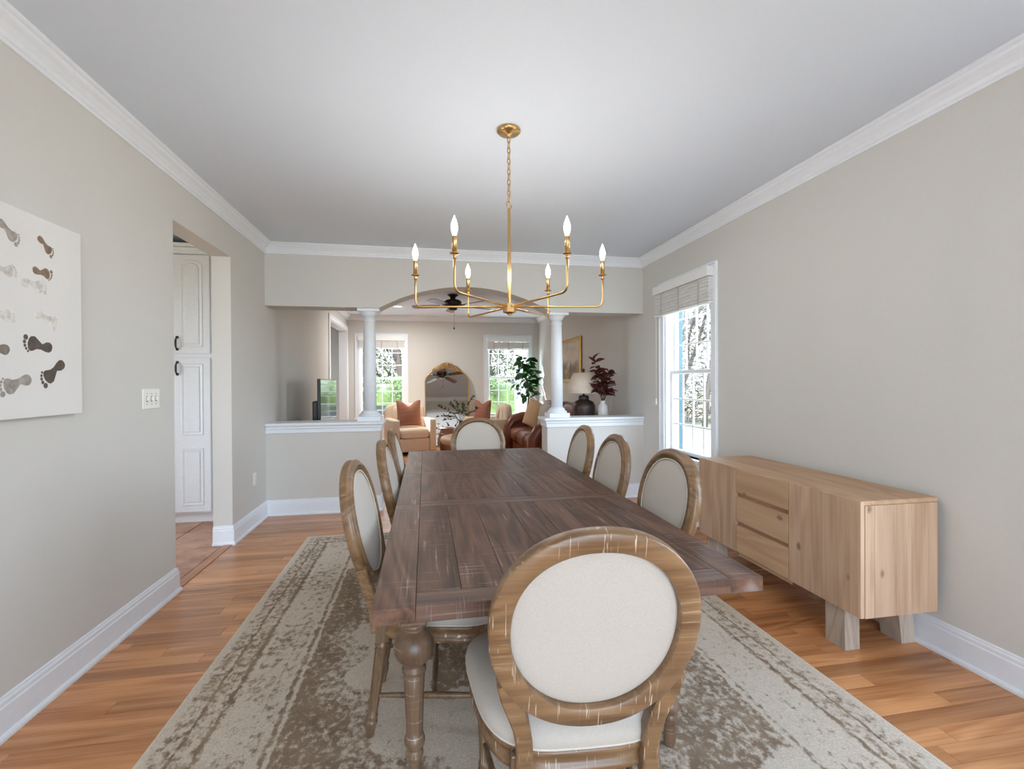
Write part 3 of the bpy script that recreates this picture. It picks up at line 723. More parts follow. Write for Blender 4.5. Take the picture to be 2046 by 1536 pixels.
# ------------------------------------------------------------------ dining table
TX0, TX1, TY0, TY1, TZ = -0.138, 0.965, 1.236, 4.036, 0.760
tb = thing('dining_table', 'long dark brown plank dining table with turned legs and worn white scratches', 'table', (0, 0, 0))
def plank(x0, x1, y0, y1, th=0.042, mat='table', dz=0.0):
    return obj('plank', MB().bbox(x0+0.0004, x1-0.0004, y0+0.0004, y1-0.0004, TZ-th, TZ+dz, 0.0016, 2), mat, tb)
seams = [TY0, 2.285, 3.045, TY1]
sx0, sx1 = -0.028, 0.862
for i in range(3):
    y0, y1 = seams[i], seams[i+1]
    # long edge boards
    plank(TX0, sx0, y0, y1); plank(sx1, TX1, y0, y1)
    ya, yb = y0, y1
    if i < 2: plank(sx0, sx1, y1-0.055, y1, dz=-0.0005, mat='tabcross'); yb = y1-0.055
    if i > 0: plank(sx0, sx1, y0, y0+0.055, dz=-0.0005, mat='tabcross'); ya = y0+0.055
    if i == 0: plank(sx0, sx1, y0, y0+0.085, dz=-0.0003, mat='tabcross'); ya = y0+0.085
    if i == 2: plank(sx0, sx1, y1-0.085, y1, dz=-0.0003, mat='tabcross'); yb = y1-0.085
    cuts = [sx0]; rr = random.Random(11+i)
    ws = [rr.uniform(0.10, 0.16) for _ in range(7)]; s = sum(ws)
    for w_ in ws: cuts.append(cuts[-1]+w_*(sx1-sx0)/s)
    for k in range(7): plank(cuts[k], cuts[k+1], ya, yb, dz=rr.uniform(-0.0012, 0.0))
LX0, LX1, LY0, LY1 = TX0+0.096, TX1-0.100, TY0+0.364, TY1-0.364
for a in ((LX0+0.03, LX1-0.03, LY0-0.012, LY0+0.012), (LX0+0.03, LX1-0.03, LY1-0.012, LY1+0.012), (LX0-0.012, LX0+0.012, LY0+0.03, LY1-0.03), (LX1-0.012, LX1+0.012, LY0+0.03, LY1-0.03)):
    obj('apron', MB().bbox(*a, TZ-0.125, TZ-0.042, 0.003), 'leg', tb)
LEGP = [(0.015, RZ+0.001), (0.020, 0.018), (0.0225, 0.04), (0.021, 0.07), (0.0205, 0.092), (0.026, 0.100), (0.029, 0.114), (0.026, 0.128), (0.0235, 0.132), (0.031, 0.141), (0.0345, 0.156), (0.031, 0.171), (0.0265, 0.176),
        (0.0275, 0.20), (0.031, 0.30), (0.0345, 0.375), (0.031, 0.380), (0.039, 0.386), (0.039, 0.397), (0.031, 0.402)]+[(0.066*math.cos(a), 0.466+0.064*math.sin(a)) for a in [-1.05+2.1*k/14 for k in range(15)]]+[(0.030, 0.526), (0.040, 0.532), (0.040, 0.545), (0.030, 0.55)]
lm = None
for (x, y) in ((LX0, LY0), (LX1, LY0), (LX0, LY1), (LX1, LY1)):
    if lm is None: lm = MB().lathe(LEGP, 48, flute=(0.19, 0.37, 0.08, 12)).bbox(-0.042, 0.042, -0.042, 0.042, 0.548, 0.718, 0.004).mesh('leg')
    obj('leg', lm, 'leg', tb, (x, y, 0))

# ------------------------------------------------------------------ dining chairs
LEAN, OA, OB, OZ, OY = 0.21, 0.241, 0.247, 0.762, -0.288
def back_pt(u, w, d=0.0):
    """u sideways, w up in the plane of the back, d towards the sitter"""
    cl, sl = math.cos(LEAN), math.sin(LEAN)
    return Vector((u, OY-w*sl+d*cl, OZ+w*cl+d*sl))
def oval(a, b, n=64, e=0.94):
    pts = []
    for i in range(n):
        th = 2*PI*i/n; c, s_ = math.cos(th), math.sin(th)
        w = b*math.copysign(abs(s_)**e, s_); k = 1.0+0.035*(w/b)     # a little broader above
        pts.append((a*math.copysign(abs(c)**e, c)*k, w))
    return pts
def seat_outline(grow=0.0, n=44):
    pts = []
    for i in range(n):
        th = 2*PI*i/n; c, s_ = math.cos(th), math.sin(th); e = 0.55
        y = 0.02+(0.245+grow)*math.copysign(abs(s_)**e, s_)
        f = (y+0.22)/0.49
        w = 0.222+0.058*max(0, min(1, f*1.4))+grow
        pts.append((w*math.copysign(abs(c)**e, c), y))
    return pts
def loft(mb, rings, cap=True):
    n = len(rings[0]); vs = [p for r in rings for p in r]; fs = []
    for j in range(len(rings)-1):
        for i in range(n):
            k = (i+1) % n; fs.append((j*n+i, j*n+k, (j+1)*n+k, (j+1)*n+i))
    if cap: fs.append(list(range(n))[::-1]); fs.append([(len(rings)-1)*n+i for i in range(n)])
    return mb.add(vs, fs, True)
def make_chair():
    t = thing('dining_chair', 'x', 'chair', group='oval back dining chairs round the table')
    # seat
    so = lambda g, z: [(x, y, z) for x, y in seat_outline(g)]
    obj('seat_rail', loft(MB(), [so(-0.012, 0.375), so(0.0, 0.378), so(0.0, 0.392), so(-0.006, 0.396), so(-0.006, 0.418), so(0.004, 0.422), so(0.004, 0.436), so(-0.004, 0.44)]), 'chair', t)
    cu = []
    for k in range(9):
        a = k/8*PI/2; g = -0.085*(1-math.cos(a))*0.0
        cu.append((math.cos(a), math.sin(a)))
    rings = [so(0.0, 0.438), so(0.008, 0.446), so(0.012, 0.466), so(0.008, 0.486), so(-0.012, 0.503), so(-0.05, 0.513), so(-0.11, 0.519), so(-0.18, 0.522)]
    st = obj('seat', loft(MB(), rings), 'linen', t)
    obj('piping', MB().tube(so(0.006, 0.444), 0.0038, 6, True), 'piping', st)
    # oval frame, moulded in front, flat behind
    outer = oval(OA, OB); n = len(outer); path = []
    for i in range(n):
        p, q, r = outer[i-1], outer[i], outer[(i+1) % n]
        tx, tw = r[0]-p[0], r[1]-p[1]; L = math.hypot(tx, tw); nx, nw = -tw/L, tx/L     # inward normal
        path.append((back_pt(*q), back_pt(q[0]+nx, q[1]+nw)-back_pt(*q), back_pt(q[0], q[1], 1)-back_pt(*q)))
    prof = [(0.004, -0.027), (0.046, -0.027), (0.049, -0.023), (0.049, 0.004), (0.043, 0.007), (0.041, 0.013), (0.034, 0.015), (0.030, 0.0185), (0.019, 0.0185), (0.016, 0.012), (0.010, 0.010), (0.002, 0.006), (0.0, 0.0), (0.0, -0.023)]
    fr = obj('back_frame', MB().sweep(prof, path), 'chair', t)
    # upholstered oval, domed on both sides
    inn = oval(OA-0.043, OB-0.043, 56)
    def dome(s, d0, dz):
        rs = []
        for k in range(8):
            f = k/8.0; sc_ = math.cos(f*PI/2*0.98); rs.append([back_pt(x*sc_, w*sc_, s*(d0+dz*math.sin(f*PI/2))) for x, w in inn])
        return rs
    m = MB(); loft(m, dome(1, 0.002, 0.020)); loft(m, dome(-1, 0.004, 0.014))
    bk = obj('back_cushion', m, 'linen', t)
    obj('piping', MB().tube([back_pt(x*0.965, w*0.97, 0.011) for x, w in inn], 0.0035, 6, True), 'piping', bk)
    # stiles from the oval down to the back legs
    for s in (-1, 1):
        pts = [(0.204, -0.120), (0.192, -0.160), (0.176, -0.200), (0.163, -0.240), (0.156, -0.28), (0.153, -0.315)]
        P = [back_pt(s*u, w, -0.006) for u, w in pts]
        P.append(Vector((s*0.154, -0.222, 0.385)))
        hw = [0.017, 0.020, 0.021, 0.0205, 0.020, 0.0195, 0.020]
        rings = []
        for i, p in enumerate(P):
            a, b = P[max(0, i-1)], P[min(len(P)-1, i+1)]; d = (b-a).normalized()
            side = Vector((1, 0, 0)); side = (side-d*side.dot(d)).normalized(); fwd = d.cross(side)
            h_, th = hw[i], 0.0195
            c = 0.004
            prof2 = [(-h_, -th+c), (-h_+c, -th), (h_-c, -th), (h_, -th+c), (h_, th-c), (h_-c, th), (-h_+c, th), (-h_, th-c)]
            rings.append([p+side*x+fwd*y_ for x, y_ in prof2])
        mm = MB(); n8 = 8; vs = [q for r in rings for q in r]; fs = []
        for j in range(len(rings)-1):
            for i in range(n8): fs.append((j*n8+i, j*n8+(i+1) % n8, (j+1)*n8+(i+1) % n8, (j+1)*n8+i))
        fs += [list(range(n8)), [(len(rings)-1)*n8+i for i in range(n8)][::-1]]
        mm.add(vs, fs, False); obj('stile', mm, 'chair', t)
    # legs: square block, rings, fluted taper, ankle and foot
    LP = [(0.013, 0.0), (0.015, 0.004), (0.0195, 0.045), (0.0215, 0.052), (0.0215, 0.060), (0.016, 0.065), (0.020, 0.072), (0.0205, 0.080), (0.0165, 0.085), (0.0185, 0.12), (0.0235, 0.315), (0.0245, 0.322), (0.020, 0.330), (0.0265, 0.337), (0.0265, 0.345), (0.021, 0.350), (0.024, 0.356)]
    def leg(x, y, dx, dy):
        top = Vector((x, y, 0.356)); bot = Vector((x+dx, y+dy, 0.0)); ax = (top-bot)
        Tm = Matrix.Translation(bot) @ Vector((0, 0, 1)).rotation_difference(ax).to_matrix().to_4x4()
        m = MB().lathe(LP, 32, T=Tm, flute=(0.10, 0.316, 0.16, 8)); m.bbox(x-0.024, x+0.024, y-0.024, y+0.024, 0.352, 0.432, 0.004)
        return obj('leg', m, 'chairleg', t)
    leg(-0.225, 0.210, 0, 0); leg(0.225, 0.210, 0, 0); leg(-0.160, -0.200, -0.006, -0.050); leg(0.160, -0.200, 0.006, -0.050)
    def bar(a, b): return MB().tube([Vector(a).lerp(Vector(b), k/8) for k in range(9)], [0.0075, 0.009, 0.0105, 0.012, 0.0125, 0.012, 0.0105, 0.009, 0.0075], 10)
    for s in (-1, 1): obj('stretcher', bar((s*0.225, 0.210, 0.15), (s*0.164, -0.229, 0.15)), 'chairleg', t)
    obj('stretcher', bar((-0.195, -0.01, 0.15), (0.195, -0.01, 0.15)), 'chairleg', t)
    return t
ch0 = make_chair()
CZ = RZ+0.003
spots = [(0.392, 1.316, -0.07, 'oval back dining chair at the head of the table away from the living room'),
         (0.045, 1.995, -PI/2-0.05, 'oval back dining chair on the canvas side of the table, farthest from the half walls'),
         (0.105, 2.69, -PI/2-0.01, 'middle oval back dining chair on the canvas side of the table'),
         (0.115, 3.295, -PI/2, 'oval back dining chair on the canvas side of the table, closest to the half walls'),
         (0.785, 2.020, PI/2+0.02, 'oval back dining chair on the window side of the table, next to the sideboard'),
         (0.775, 2.685, PI/2-0.03, 'middle oval back dining chair on the window side of the table'),
         (0.790, 3.300, PI/2-0.03, 'oval back dining chair on the window side of the table, closest to the half wall'),
         (0.455, 3.900, PI, 'oval back dining chair at the table end beside the living room')]
for i, (x, y, r, lb) in enumerate(spots):
    if i == 0:
        ch0.location = (x, y, CZ); ch0.rotation_euler = (0, 0, r); ch0['label'] = lb
    else: dup(ch0, (x, y, CZ), r, lb)

# ------------------------------------------------------------------ sideboard
SX0, SX1, SY0, SY1, SZ0, SZ1 = 2.0, 2.437, 1.905, 3.250, 0.208, 0.762
sb = thing('sideboard', 'rustic pale pine sideboard with two doors and three drawers against the wall', 'sideboard', (0, 0, 0))
obj('top', MB().bbox(SX0+0.004, SX1, SY0+0.002, SY1-0.002, SZ1-0.022, SZ1, 0.003), 'pineH', sb)
obj('carcass', MB().box(SX0+0.03, SX1-0.005, SY0+0.03, SY1-0.03, SZ0+0.01, SZ1-0.024), 'pinedark', sb)
obj('bottom', MB().bbox(SX0+0.024, SX1, SY0+0.022, SY1-0.022, SZ0, SZ0+0.022, 0.002), 'pineH', sb)
rs = random.Random(5)
for yy in (SY0, SY1-0.022):
    e = obj('end_panel', MB().box(SX0+0.026, SX1-0.002, yy+0.006, yy+0.018, SZ0+0.004, SZ1-0.023), 'pineV', sb)
    cx = [SX0+0.024, SX0+0.075, SX0+0.20, SX0+0.285, SX0+0.38, SX1]
    for k in range(5): obj('board', MB().bbox(cx[k]+0.0004, cx[k+1]-0.0004, yy, yy+0.022, SZ0, SZ1-0.0225, 0.0016, 1), 'pineV', e)
def sdoor(y0, y1, cuts):
    d = obj('door', MB().box(SX0+0.006, SX0+0.018, y0+0.004, y1-0.004, SZ0+0.006, SZ1-0.006), 'pineV', sb)
    for k in range(len(cuts)-1):
        obj('board', MB().bbox(SX0, SX0+0.022, y0+(y1-y0)*cuts[k]+0.0003, y0+(y1-y0)*cuts[k+1]-0.0003, SZ0+0.002, SZ1-0.002, 0.0014, 1), 'pineV', d)
sdoor(SY0+0.001, 2.357, [0, 0.10, 0.28, 0.50, 0.68, 1.0]); sdoor(2.824, SY1, [0, 0.12, 0.40, 0.62, 1.0])
for (z0, z1) in ((0.598, 0.758), (0.410, 0.574), (0.212, 0.386)):
    dr = obj('drawer', MB().bbox(SX0, SX0+0.022, 2.361, 2.820, z0, z1, 0.004, 2), 'pineH', sb)
    obj('notch_board', MB().box(SX0+0.022, SX0+0.028, 2.361, 2.820, z0-0.03, z0+0.01), 'pinedark', dr)
for (x, y) in ((2.035, 2.05), (2.345, 2.05), (2.035, 3.10), (2.345, 3.10)):
    dx = -0.012 if x < 2.2 else 0.012
    bx = x+dx
    vs = [(bx, y-0.035, 0), (bx+0.085, y-0.035, 0), (bx+0.085, y+0.08, 0), (bx, y+0.08, 0), (x, y-0.02, SZ0), (x+0.085, y-0.02, SZ0), (x+0.085, y+0.095, SZ0), (x, y+0.095, SZ0)]
    obj('leg', MB().add(vs, [(0, 1, 2, 3), (4, 5, 6, 7), (0, 1, 5, 4), (1, 2, 6, 5), (2, 3, 7, 6), (3, 0, 4, 7)]), 'pineleg', sb)

# ------------------------------------------------------------------ chandelier
CX, CYc, HZ = 0.463, 2.618, 1.748
cl = thing('chandelier', 'brass six arm chandelier with candle bulbs hanging over the dining table', 'chandelier', (CX, CYc, H))
Z = lambda z: z-H
obj('canopy', MB().lathe([(0.064, Z(H)), (0.066, Z(H-0.006)), (0.066, Z(H-0.012)), (0.058, Z(H-0.020)), (0.020, Z(H-0.026)), (0.012, Z(H-0.034)), (0.006, Z(H-0.045))], 40), 'brass', cl)
zt, zb_ = H-0.042, 2.335
nl = 12; step_ = (zt-zb_)/nl
lk = [(0.0085*math.cos(a), 0, 0.021*math.sin(a)) for a in [2*PI*i/16 for i in range(16)]]
lme = MB().tube(lk, 0.0026, 6, True).mesh('chain_link')
for i in range(nl):
    obj('chain_link', lme, 'brass', cl, (0, 0, Z(zt-step_*(i+0.5))), (0, 0, (i % 2)*PI/2+0.4))
obj('ring', MB().tube([(0.017*math.cos(a), 0, Z(2.312)+0.020*math.sin(a)) for a in [2*PI*i/24 for i in range(24)]], 0.0035, 8, True), 'brass', cl, rot=(0, 0, 0.5))
obj('rod', MB().lathe([(0.008, Z(HZ)), (0.0095, Z(HZ+0.02)), (0.0095, Z(HZ+0.30)), (0.0082, Z(HZ+0.305)), (0.0082, Z(2.285)), (0.006, Z(2.293))], 20), 'brass', cl)
hub = MB().lathe([(0.012, Z(HZ-0.046)), (0.014, Z(HZ-0.04)), (0.026, Z(HZ-0.036)), (0.037, Z(HZ-0.032)), (0.037, Z(HZ+0.012)), (0.026, Z(HZ+0.016)), (0.010, Z(HZ+0.02))], 12, smooth=False)
obj('hub', hub, 'brass', cl)
ARM = 0.520
am = MB().tube([(0.026, 0, 0), (0.25, 0, 0), (ARM-0.034, 0, 0), (ARM-0.022, 0, 0.003), (ARM-0.010, 0, 0.011), (ARM-0.003, 0, 0.023), (ARM, 0, 0.036), (ARM, 0, 0.10), (ARM, 0, 0.170)], 0.0058, 10).mesh('arm')
bob = MB().lathe([(0.0085, 0.150), (0.0085, 0.166), (0.006, 0.168), (0.012, 0.171), (0.0235, 0.1735), (0.0235, 0.1765), (0.012, 0.178)], 24, (ARM, 0, 0)).mesh('bobeche')
slv = MB().lathe([(0.0112, 0.177), (0.0112, 0.252), (0.010, 0.256)], 20, (ARM, 0, 0)).mesh('candle_sleeve')
blb = MB().lathe([(0.0075, 0.254), (0.009, 0.262), (0.0145, 0.280), (0.0165, 0.293), (0.0145, 0.310), (0.0085, 0.328), (0.003, 0.342), (0.0006, 0.349)], 16, (ARM, 0, 0)).mesh('bulb')
for k in range(6):
    a = math.radians(-9+60*k)
    ar = obj('arm', am, 'brass', cl, (0, 0, Z(HZ)), (0, 0, a))
    obj('bobeche', bob, 'brass', ar); obj('candle_sleeve', slv, 'brass', ar); obj('bulb', blb, 'bulb', ar)

# ------------------------------------------------------------------ canvas with footprints
cv = thing('canvas_print', 'pale canvas of grey painted footprints on the wall by the light switch', 'canvas', (XL, 2.15, 1.605))
obj('canvas_panel', MB().bbox(0.002, 0.034, -0.35, 0.35, -0.407, 0.407, 0.003), 'canvas', cv)
def footprint(y, z, L, ang, mat, flip=1, toes=True):
    """sole and toes as a flat painted print; ang: direction heel->toes in the canvas plane"""
    m = MB(); ca, sa = math.cos(ang), math.sin(ang)
    def put(pts):
        vs = [(0.0346, y+(p*ca-q*flip*sa), z+(p*sa+q*flip*ca)) for p, q in pts]; m.add(vs, [list(range(len(vs)))])
    sole = [(-0.50, 0.0), (-0.47, 0.10), (-0.38, 0.155), (-0.26, 0.15), (-0.10, 0.11), (0.05, 0.12), (0.18, 0.19), (0.27, 0.20), (0.33, 0.13), (0.35, 0.0), (0.31, -0.13), (0.24, -0.20), (0.12, -0.21), (-0.02, -0.12), (-0.14, -0.04), (-0.28, -0.12), (-0.40, -0.13), (-0.48, -0.08)]
    put([(p*L, q*L) for p, q in sole])
    if toes:
        for (p, q, r) in ((0.42, -0.14, 0.075), (0.45, -0.015, 0.05), (0.43, 0.08, 0.043), (0.385, 0.155, 0.038), (0.32, 0.215, 0.034)):
            put([(L*(p+r*math.cos(2*PI*i/10)), L*(q+r*math.sin(2*PI*i/10))) for i in range(10)])
    obj('footprint', m, mat, cv)
for (yy, zz, L, an, mt, fl_) in [(2.114, 1.906, 0.115, -0.55, 'foot2', 1), (2.293, 1.901, 0.10, -0.6, 'footb', 1), (2.095, 1.757, 0.11, 0.1, 'foot3', 1), (2.276, 1.789, 0.105, -0.05, 'footb', -1), (2.232, 1.728, 0.13, 0.0, 'foot4', 1),
        (2.08, 1.59, 0.12, 0.0, 'foot4', 1), (2.29, 1.60, 0.13, -0.3, 'foot4', 1), (2.045, 1.474, 0.14, 2.9, 'foot1', 1), (2.248, 1.490, 0.15, 3.05, 'foot0', 1), (2.138, 1.332, 0.155, 3.4, 'foot2', -1), (2.326, 1.380, 0.155, 3.75, 'foot0', -1), (1.95, 1.36, 0.15, 3.3, 'foot1', 1), (1.93, 1.75, 0.12, 0.2, 'foot3', 1)]:
    footprint(yy-2.15, zz-1.605, L, an, mt, fl_)

# ------------------------------------------------------------------ light switch and outlet
sw = thing('light_switch', 'white triple light switch plate on the wall beside the kitchen opening', 'switch', (XL, 3.117, 1.243))
obj('plate', MB().bbox(0, 0.006, -0.087, 0.087, -0.058, 0.058, 0.003), 'plate', sw)
for k in (-1, 0, 1):
    tg = obj('toggle', MB().bbox(0.005, 0.018, k*0.046-0.005, k*0.046+0.005, -0.011, 0.013, 0.002), 'plate', sw)
    obj('toggle_frame', MB().bbox(0.0058, 0.0068, k*0.046-0.008, k*0.046+0.008, -0.016, 0.016, 0.0004, 1), 'slot', sw)
    for q in (-0.03, 0.03): obj('screw', MB().lathe([(0.0034, 0.0), (0.003, 0.001)], 10, T=Matrix.Translation((0.006, k*0.046, q)) @ Matrix.Rotation(PI/2, 4, 'Y')), 'slot', sw)
ot = thing('wall_outlet', 'white duplex outlet low on the wall next to the half wall', 'outlet', (XL, 4.817, 0.44))
obj('plate', MB().bbox(0, 0.006, -0.038, 0.038, -0.06, 0.06, 0.003), 'plate', ot)
for q in (-0.022, 0.022):
    rc = obj('receptacle', MB().bbox(0.005, 0.0085, -0.016, 0.016, q-0.014, q+0.014, 0.003), 'plate', ot)
    for s in (-1, 1): obj('slot', MB().box(0.0084, 0.009, s*0.006-0.001, s*0.006+0.001, q-0.004, q+0.005), 'slot', rc)
# ================================================================== LIVING ROOM THINGS
def armchair(loc, rot, label):
    """swivel armchair facing local -Y; 0.80 wide, 0.82 deep"""
    t = thing('armchair', label, 'armchair', loc, rot, 'cream swivel armchairs')
    obj('base', MB().lathe([(0.27, 0.0), (0.28, 0.01), (0.28, 0.045), (0.26, 0.06)], 28), 'black', t)
    obj('frame', MB().bbox(-0.28, 0.28, -0.37, 0.36, 0.06, 0.30, 0.02, 3), 'cream', t)
    for s in (-1, 1):
        m = MB(); poly = [(s*0.27, -0.40, 0.06), (s*0.27, -0.40, 0.60), (s*0.27, -0.36, 0.64), (s*0.27, 0.30, 0.67), (s*0.27, 0.36, 0.66), (s*0.27, 0.38, 0.06)]
        m.bbox(min(s*0.28, s*0.40), max(s*0.28, s*0.40), -0.40, 0.38, 0.06, 0.655, 0.035, 4, smooth=True); obj('arm', m, 'cream', t)
    b = MB().cushion(0.40, 0.085, 0.43, 0.35, 0.45, (0, 0.345, 0.485), 32, 20); obj('backrest', b, 'cream', t)
    obj('seat_cushion', MB().cushion(0.275, 0.36, 0.10, 0.4, 0.25, (0, -0.055, 0.395), 40, 14), 'cream', t)
    obj('back_cushion', MB().cushion(0.27, 0.10, 0.235, 0.5, 0.4, (0, 0.20, 0.68), 36, 16, T=Matrix.Translation((0, 0.04, 0)) @ Matrix.Rotation(-0.10, 4, 'X')), 'cream', t)
    return t
armchair((-0.30, 9.28, 0), 0.30, 'cream swivel armchair in front of the window, angled towards the coffee table')
armchair((1.14, 9.02, 0), -PI/2+0.05, 'cream swivel armchair seen from its side, between the mirror and the leather sofa')

def pillow(loc, rot, w, h, mat, label, chop=0.0, d=0.09):
    """knife-edge cushion standing in local XZ; chop: dent in the upper edge"""
    n = 22; vs = []; fs = []
    for sd in (1, -1):
        for j in range(n+1):
            for i in range(n+1):
                u, v = -1+2*i/n, -1+2*j/n
                k = (1-abs(u)**2.4)*(1-abs(v)**2.4)
                pin = 0.10*(1-u*u)*(v**3 if abs(v) > 0 else 0)
                x = u*w/2*(1-0.07*(1-v*v)); z = v*h/2*(1-0.05*(1-u*u))
                if chop: z -= chop*max(0, v)*math.exp(-(u/0.42)**2)*h
                vs.append((x, sd*d*(max(0, k)**0.55), z))
    N = (n+1)*(n+1)
    for s_ in (0, 1):
        for j in range(n):
            for i in range(n):
                a = s_*N+j*(n+1)+i; f = (a, a+1, a+n+2, a+n+1); fs.append(f if s_ else f[::-1])
    t = thing('throw_pillow', label, 'pillow', loc, rot)
    obj('cover', MB().add(vs, fs, True), mat, t)
    bd = [(-1+2*i/n, 1) for i in range(n+1)]
    P = []
    for u, v in bd:
        z = v*h/2*(1-0.05*(1-u*u))-(chop*math.exp(-(u/0.42)**2)*h if chop else 0); P.append((u*w/2, 0, z))
    obj('edge_seam', MB().tube(P, 0.005, 6), 'piping', t)
    return t
pillow((-0.305, 9.16, 0.755), (-0.18, 0, 0.30), 0.47, 0.50, 'rust', 'rust red woven pillow with a dented top on the armchair by the left window casing'.replace('left window casing', 'column side window'), 0.22)
pillow((1.06, 9.02, 0.77), (-0.15, 0, -PI/2+0.75), 0.40, 0.45, 'rust', 'rust red woven pillow standing in the armchair beside the leather sofa', 0.14)

# leather sofa along the right wall, facing -X
sf = thing('leather_sofa', 'brown leather sofa with rounded arms along the wall under the painting', 'sofa', (1.93, 7.52, 0))
obj('base', MB().bbox(-0.40, 0.44, -1.00, 1.00, 0.05, 0.30, 0.03, 3), 'leather', sf)
for y0 in (-0.98, 0.90):
    for x0 in (-0.36, 0.34): obj('foot', MB().lathe([(0.022, 0.0), (0.03, 0.05)], 14, (x0, y0+0.04, 0)), 'endtable', sf)
def sofa_arm(y):
    m = MB(); pr = []
    # rounded arm: side outline in XZ swept across its thickness with a rolled top
    path = [(-0.44, 0.10), (-0.455, 0.34), (-0.44, 0.52), (-0.37, 0.63), (-0.22, 0.68), (0.0, 0.70), (0.25, 0.73), (0.42, 0.76)]
    m.tube([(x, y, z) for x, z in path], [0.085, 0.095, 0.10, 0.105, 0.105, 0.105, 0.10, 0.10], 16)
    m.bbox(-0.40, 0.42, y-0.075, y+0.075, 0.06, 0.66, 0.03, 3)
    a = obj('arm', m, 'leather', sf)
    obj('welt', MB().tube([(x-0.004 if i < 3 else x, y-0.1, z) for i, (x, z) in enumerate(path)], 0.006, 6), 'leather', a)
sofa_arm(-1.0); sofa_arm(1.0)
for k in (-1, 0, 1):
    s_ = obj('seat_cushion', MB().cushion(0.44, 0.305, 0.125, 0.45, 0.35, (-0.03, k*0.608, 0.42), 36, 14), 'leather', sf)
    obj('welt', MB().tube([(-0.03-0.42*math.cos(a)**1 if False else -0.03+0.436*math.copysign(abs(math.cos(a))**0.35, math.cos(a)), k*0.608+0.30*math.copysign(abs(math.sin(a))**0.35, math.sin(a)), 0.455) for a in [2*PI*i/40 for i in range(40)]], 0.006, 6, True), 'leather', s_)
    obj('back_cushion', MB().cushion(0.13, 0.30, 0.29, 0.5, 0.4, (0.27, k*0.608, 0.72), 30, 16), 'leather', sf)
obj('backrest', MB().bbox(0.30, 0.48, -0.98, 0.98, 0.10, 0.93, 0.06, 4, smooth=True), 'leather', sf)
pillow((1.825, 7.93, 0.775), (-0.18, 0.30, -PI/2+0.50), 0.46, 0.46, 'tanvel', 'tan pillow leaning on its corner on the leather sofa', 0.0, 0.085)
pillow((1.885, 7.43, 0.755), (-0.18, 0.0, -PI/2+0.22), 0.44, 0.44, 'linen', 'pale linen pillow on the leather sofa behind the column', 0.0, 0.08)

# coffee table, vase with branches, drum stool
ct = thing('coffee_table', 'round stone coffee table with a thick rounded top', 'table', (0.78, 8.05, 0))
obj('top', MB().lathe([(0.0, 0.30), (0.46, 0.30), (0.52, 0.315), (0.545, 0.35), (0.545, 0.385), (0.52, 0.42), (0.47, 0.432), (0.0, 0.435)], 48), 'stone', ct)
for k in range(4):
    a = PI/4+k*PI/2; obj('leg', MB().lathe([(0.075, 0.0), (0.08, 0.02), (0.08, 0.29), (0.075, 0.302)], 24, (0.33*math.cos(a), 0.33*math.sin(a), 0)), 'stone', ct)
leaf_small = MB().add([(0, 0, 0), (0.012, 0.014, 0.004), (0.010, 0.034, 0.006), (0, 0.048, 0.0), (-0.010, 0.034, 0.006), (-0.012, 0.014, 0.004), (0, 0.025, 0)], [(0, 1, 6), (1, 2, 6), (2, 3, 6), (3, 4, 6), (4, 5, 6), (5, 0, 6)], True).mesh('leaf')
leaf_small.materials.append(M_['leafs'])
def look(d, roll=0.0): return (Vector(d).to_track_quat('Y', 'Z').to_matrix() @ Matrix.Rotation(roll, 3, 'Y')).to_euler()
va = thing('brown_vase', 'dark brown bottle vase of leafy green branches on the coffee table', 'vase', (0.60, 8.22, 0.434))
obj('body', MB().lathe([(0.035, 0.0), (0.055, 0.02), (0.07, 0.07), (0.066, 0.13), (0.045, 0.18), (0.030, 0.21), (0.033, 0.235), (0.028, 0.235), (0.024, 0.20)], 28), 'darkvase', va)
rv = random.Random(21)
for (dx, dy, dz, L) in [(-0.75, 0.1, 0.5, 0.44), (-0.45, -0.3, 0.75, 0.36), (0.45, 0.2, 0.85, 0.46), (0.75, -0.1, 0.55, 0.33), (-0.2, 0.4, 0.8, 0.38), (-0.55, -0.2, 0.05, 0.30), (0.1, -0.4, 0.8, 0.30), (-0.9, 0.0, 0.2, 0.38)]:
    d = Vector((dx, dy, dz)).normalized(); P = [Vector((0, 0, 0.20))]
    for k in range(1, 8): P.append(Vector((0, 0, 0.20))+Vector((0, 0, 0.08))*min(1, k/2)+d*L*k/7+Vector((0, 0, -0.05))*(k/7)**2)
    br = obj('branch', MB().tube(P, [0.0035-0.0003*k for k in range(8)], 6), 'bark', va)
    for k in range(2, 8):
        for q in range(3 if k < 7 else 4):
            v = Vector((rv.uniform(-1, 1), rv.uniform(-1, 1), rv.uniform(-0.6, 0.9)))+d*0.6
            o = obj('leaf', leaf_small, 'leafs', br, P[k], look(v, rv.uniform(-1, 1))); s_ = rv.uniform(0.9, 1.5); o.scale = (s_, s_, s_)
ds = thing('drum_stool', 'brown glazed barrel stool on the floor behind the coffee table', 'stool', (0.40, 9.30, 0))
obj('body', MB().lathe([(0.115, 0.0), (0.125, 0.02), (0.14, 0.10), (0.148, 0.24), (0.142, 0.36), (0.13, 0.42), (0.135, 0.43), (0.135, 0.45), (0.12, 0.462), (0.0, 0.464)], 36), 'barrel', ds)
obj('rim_band', MB().tube([(0.145*math.cos(a), 0.145*math.sin(a), 0.345) for a in [2*PI*i/36 for i in range(36)]], 0.006, 6, True), 'barrel', ds)

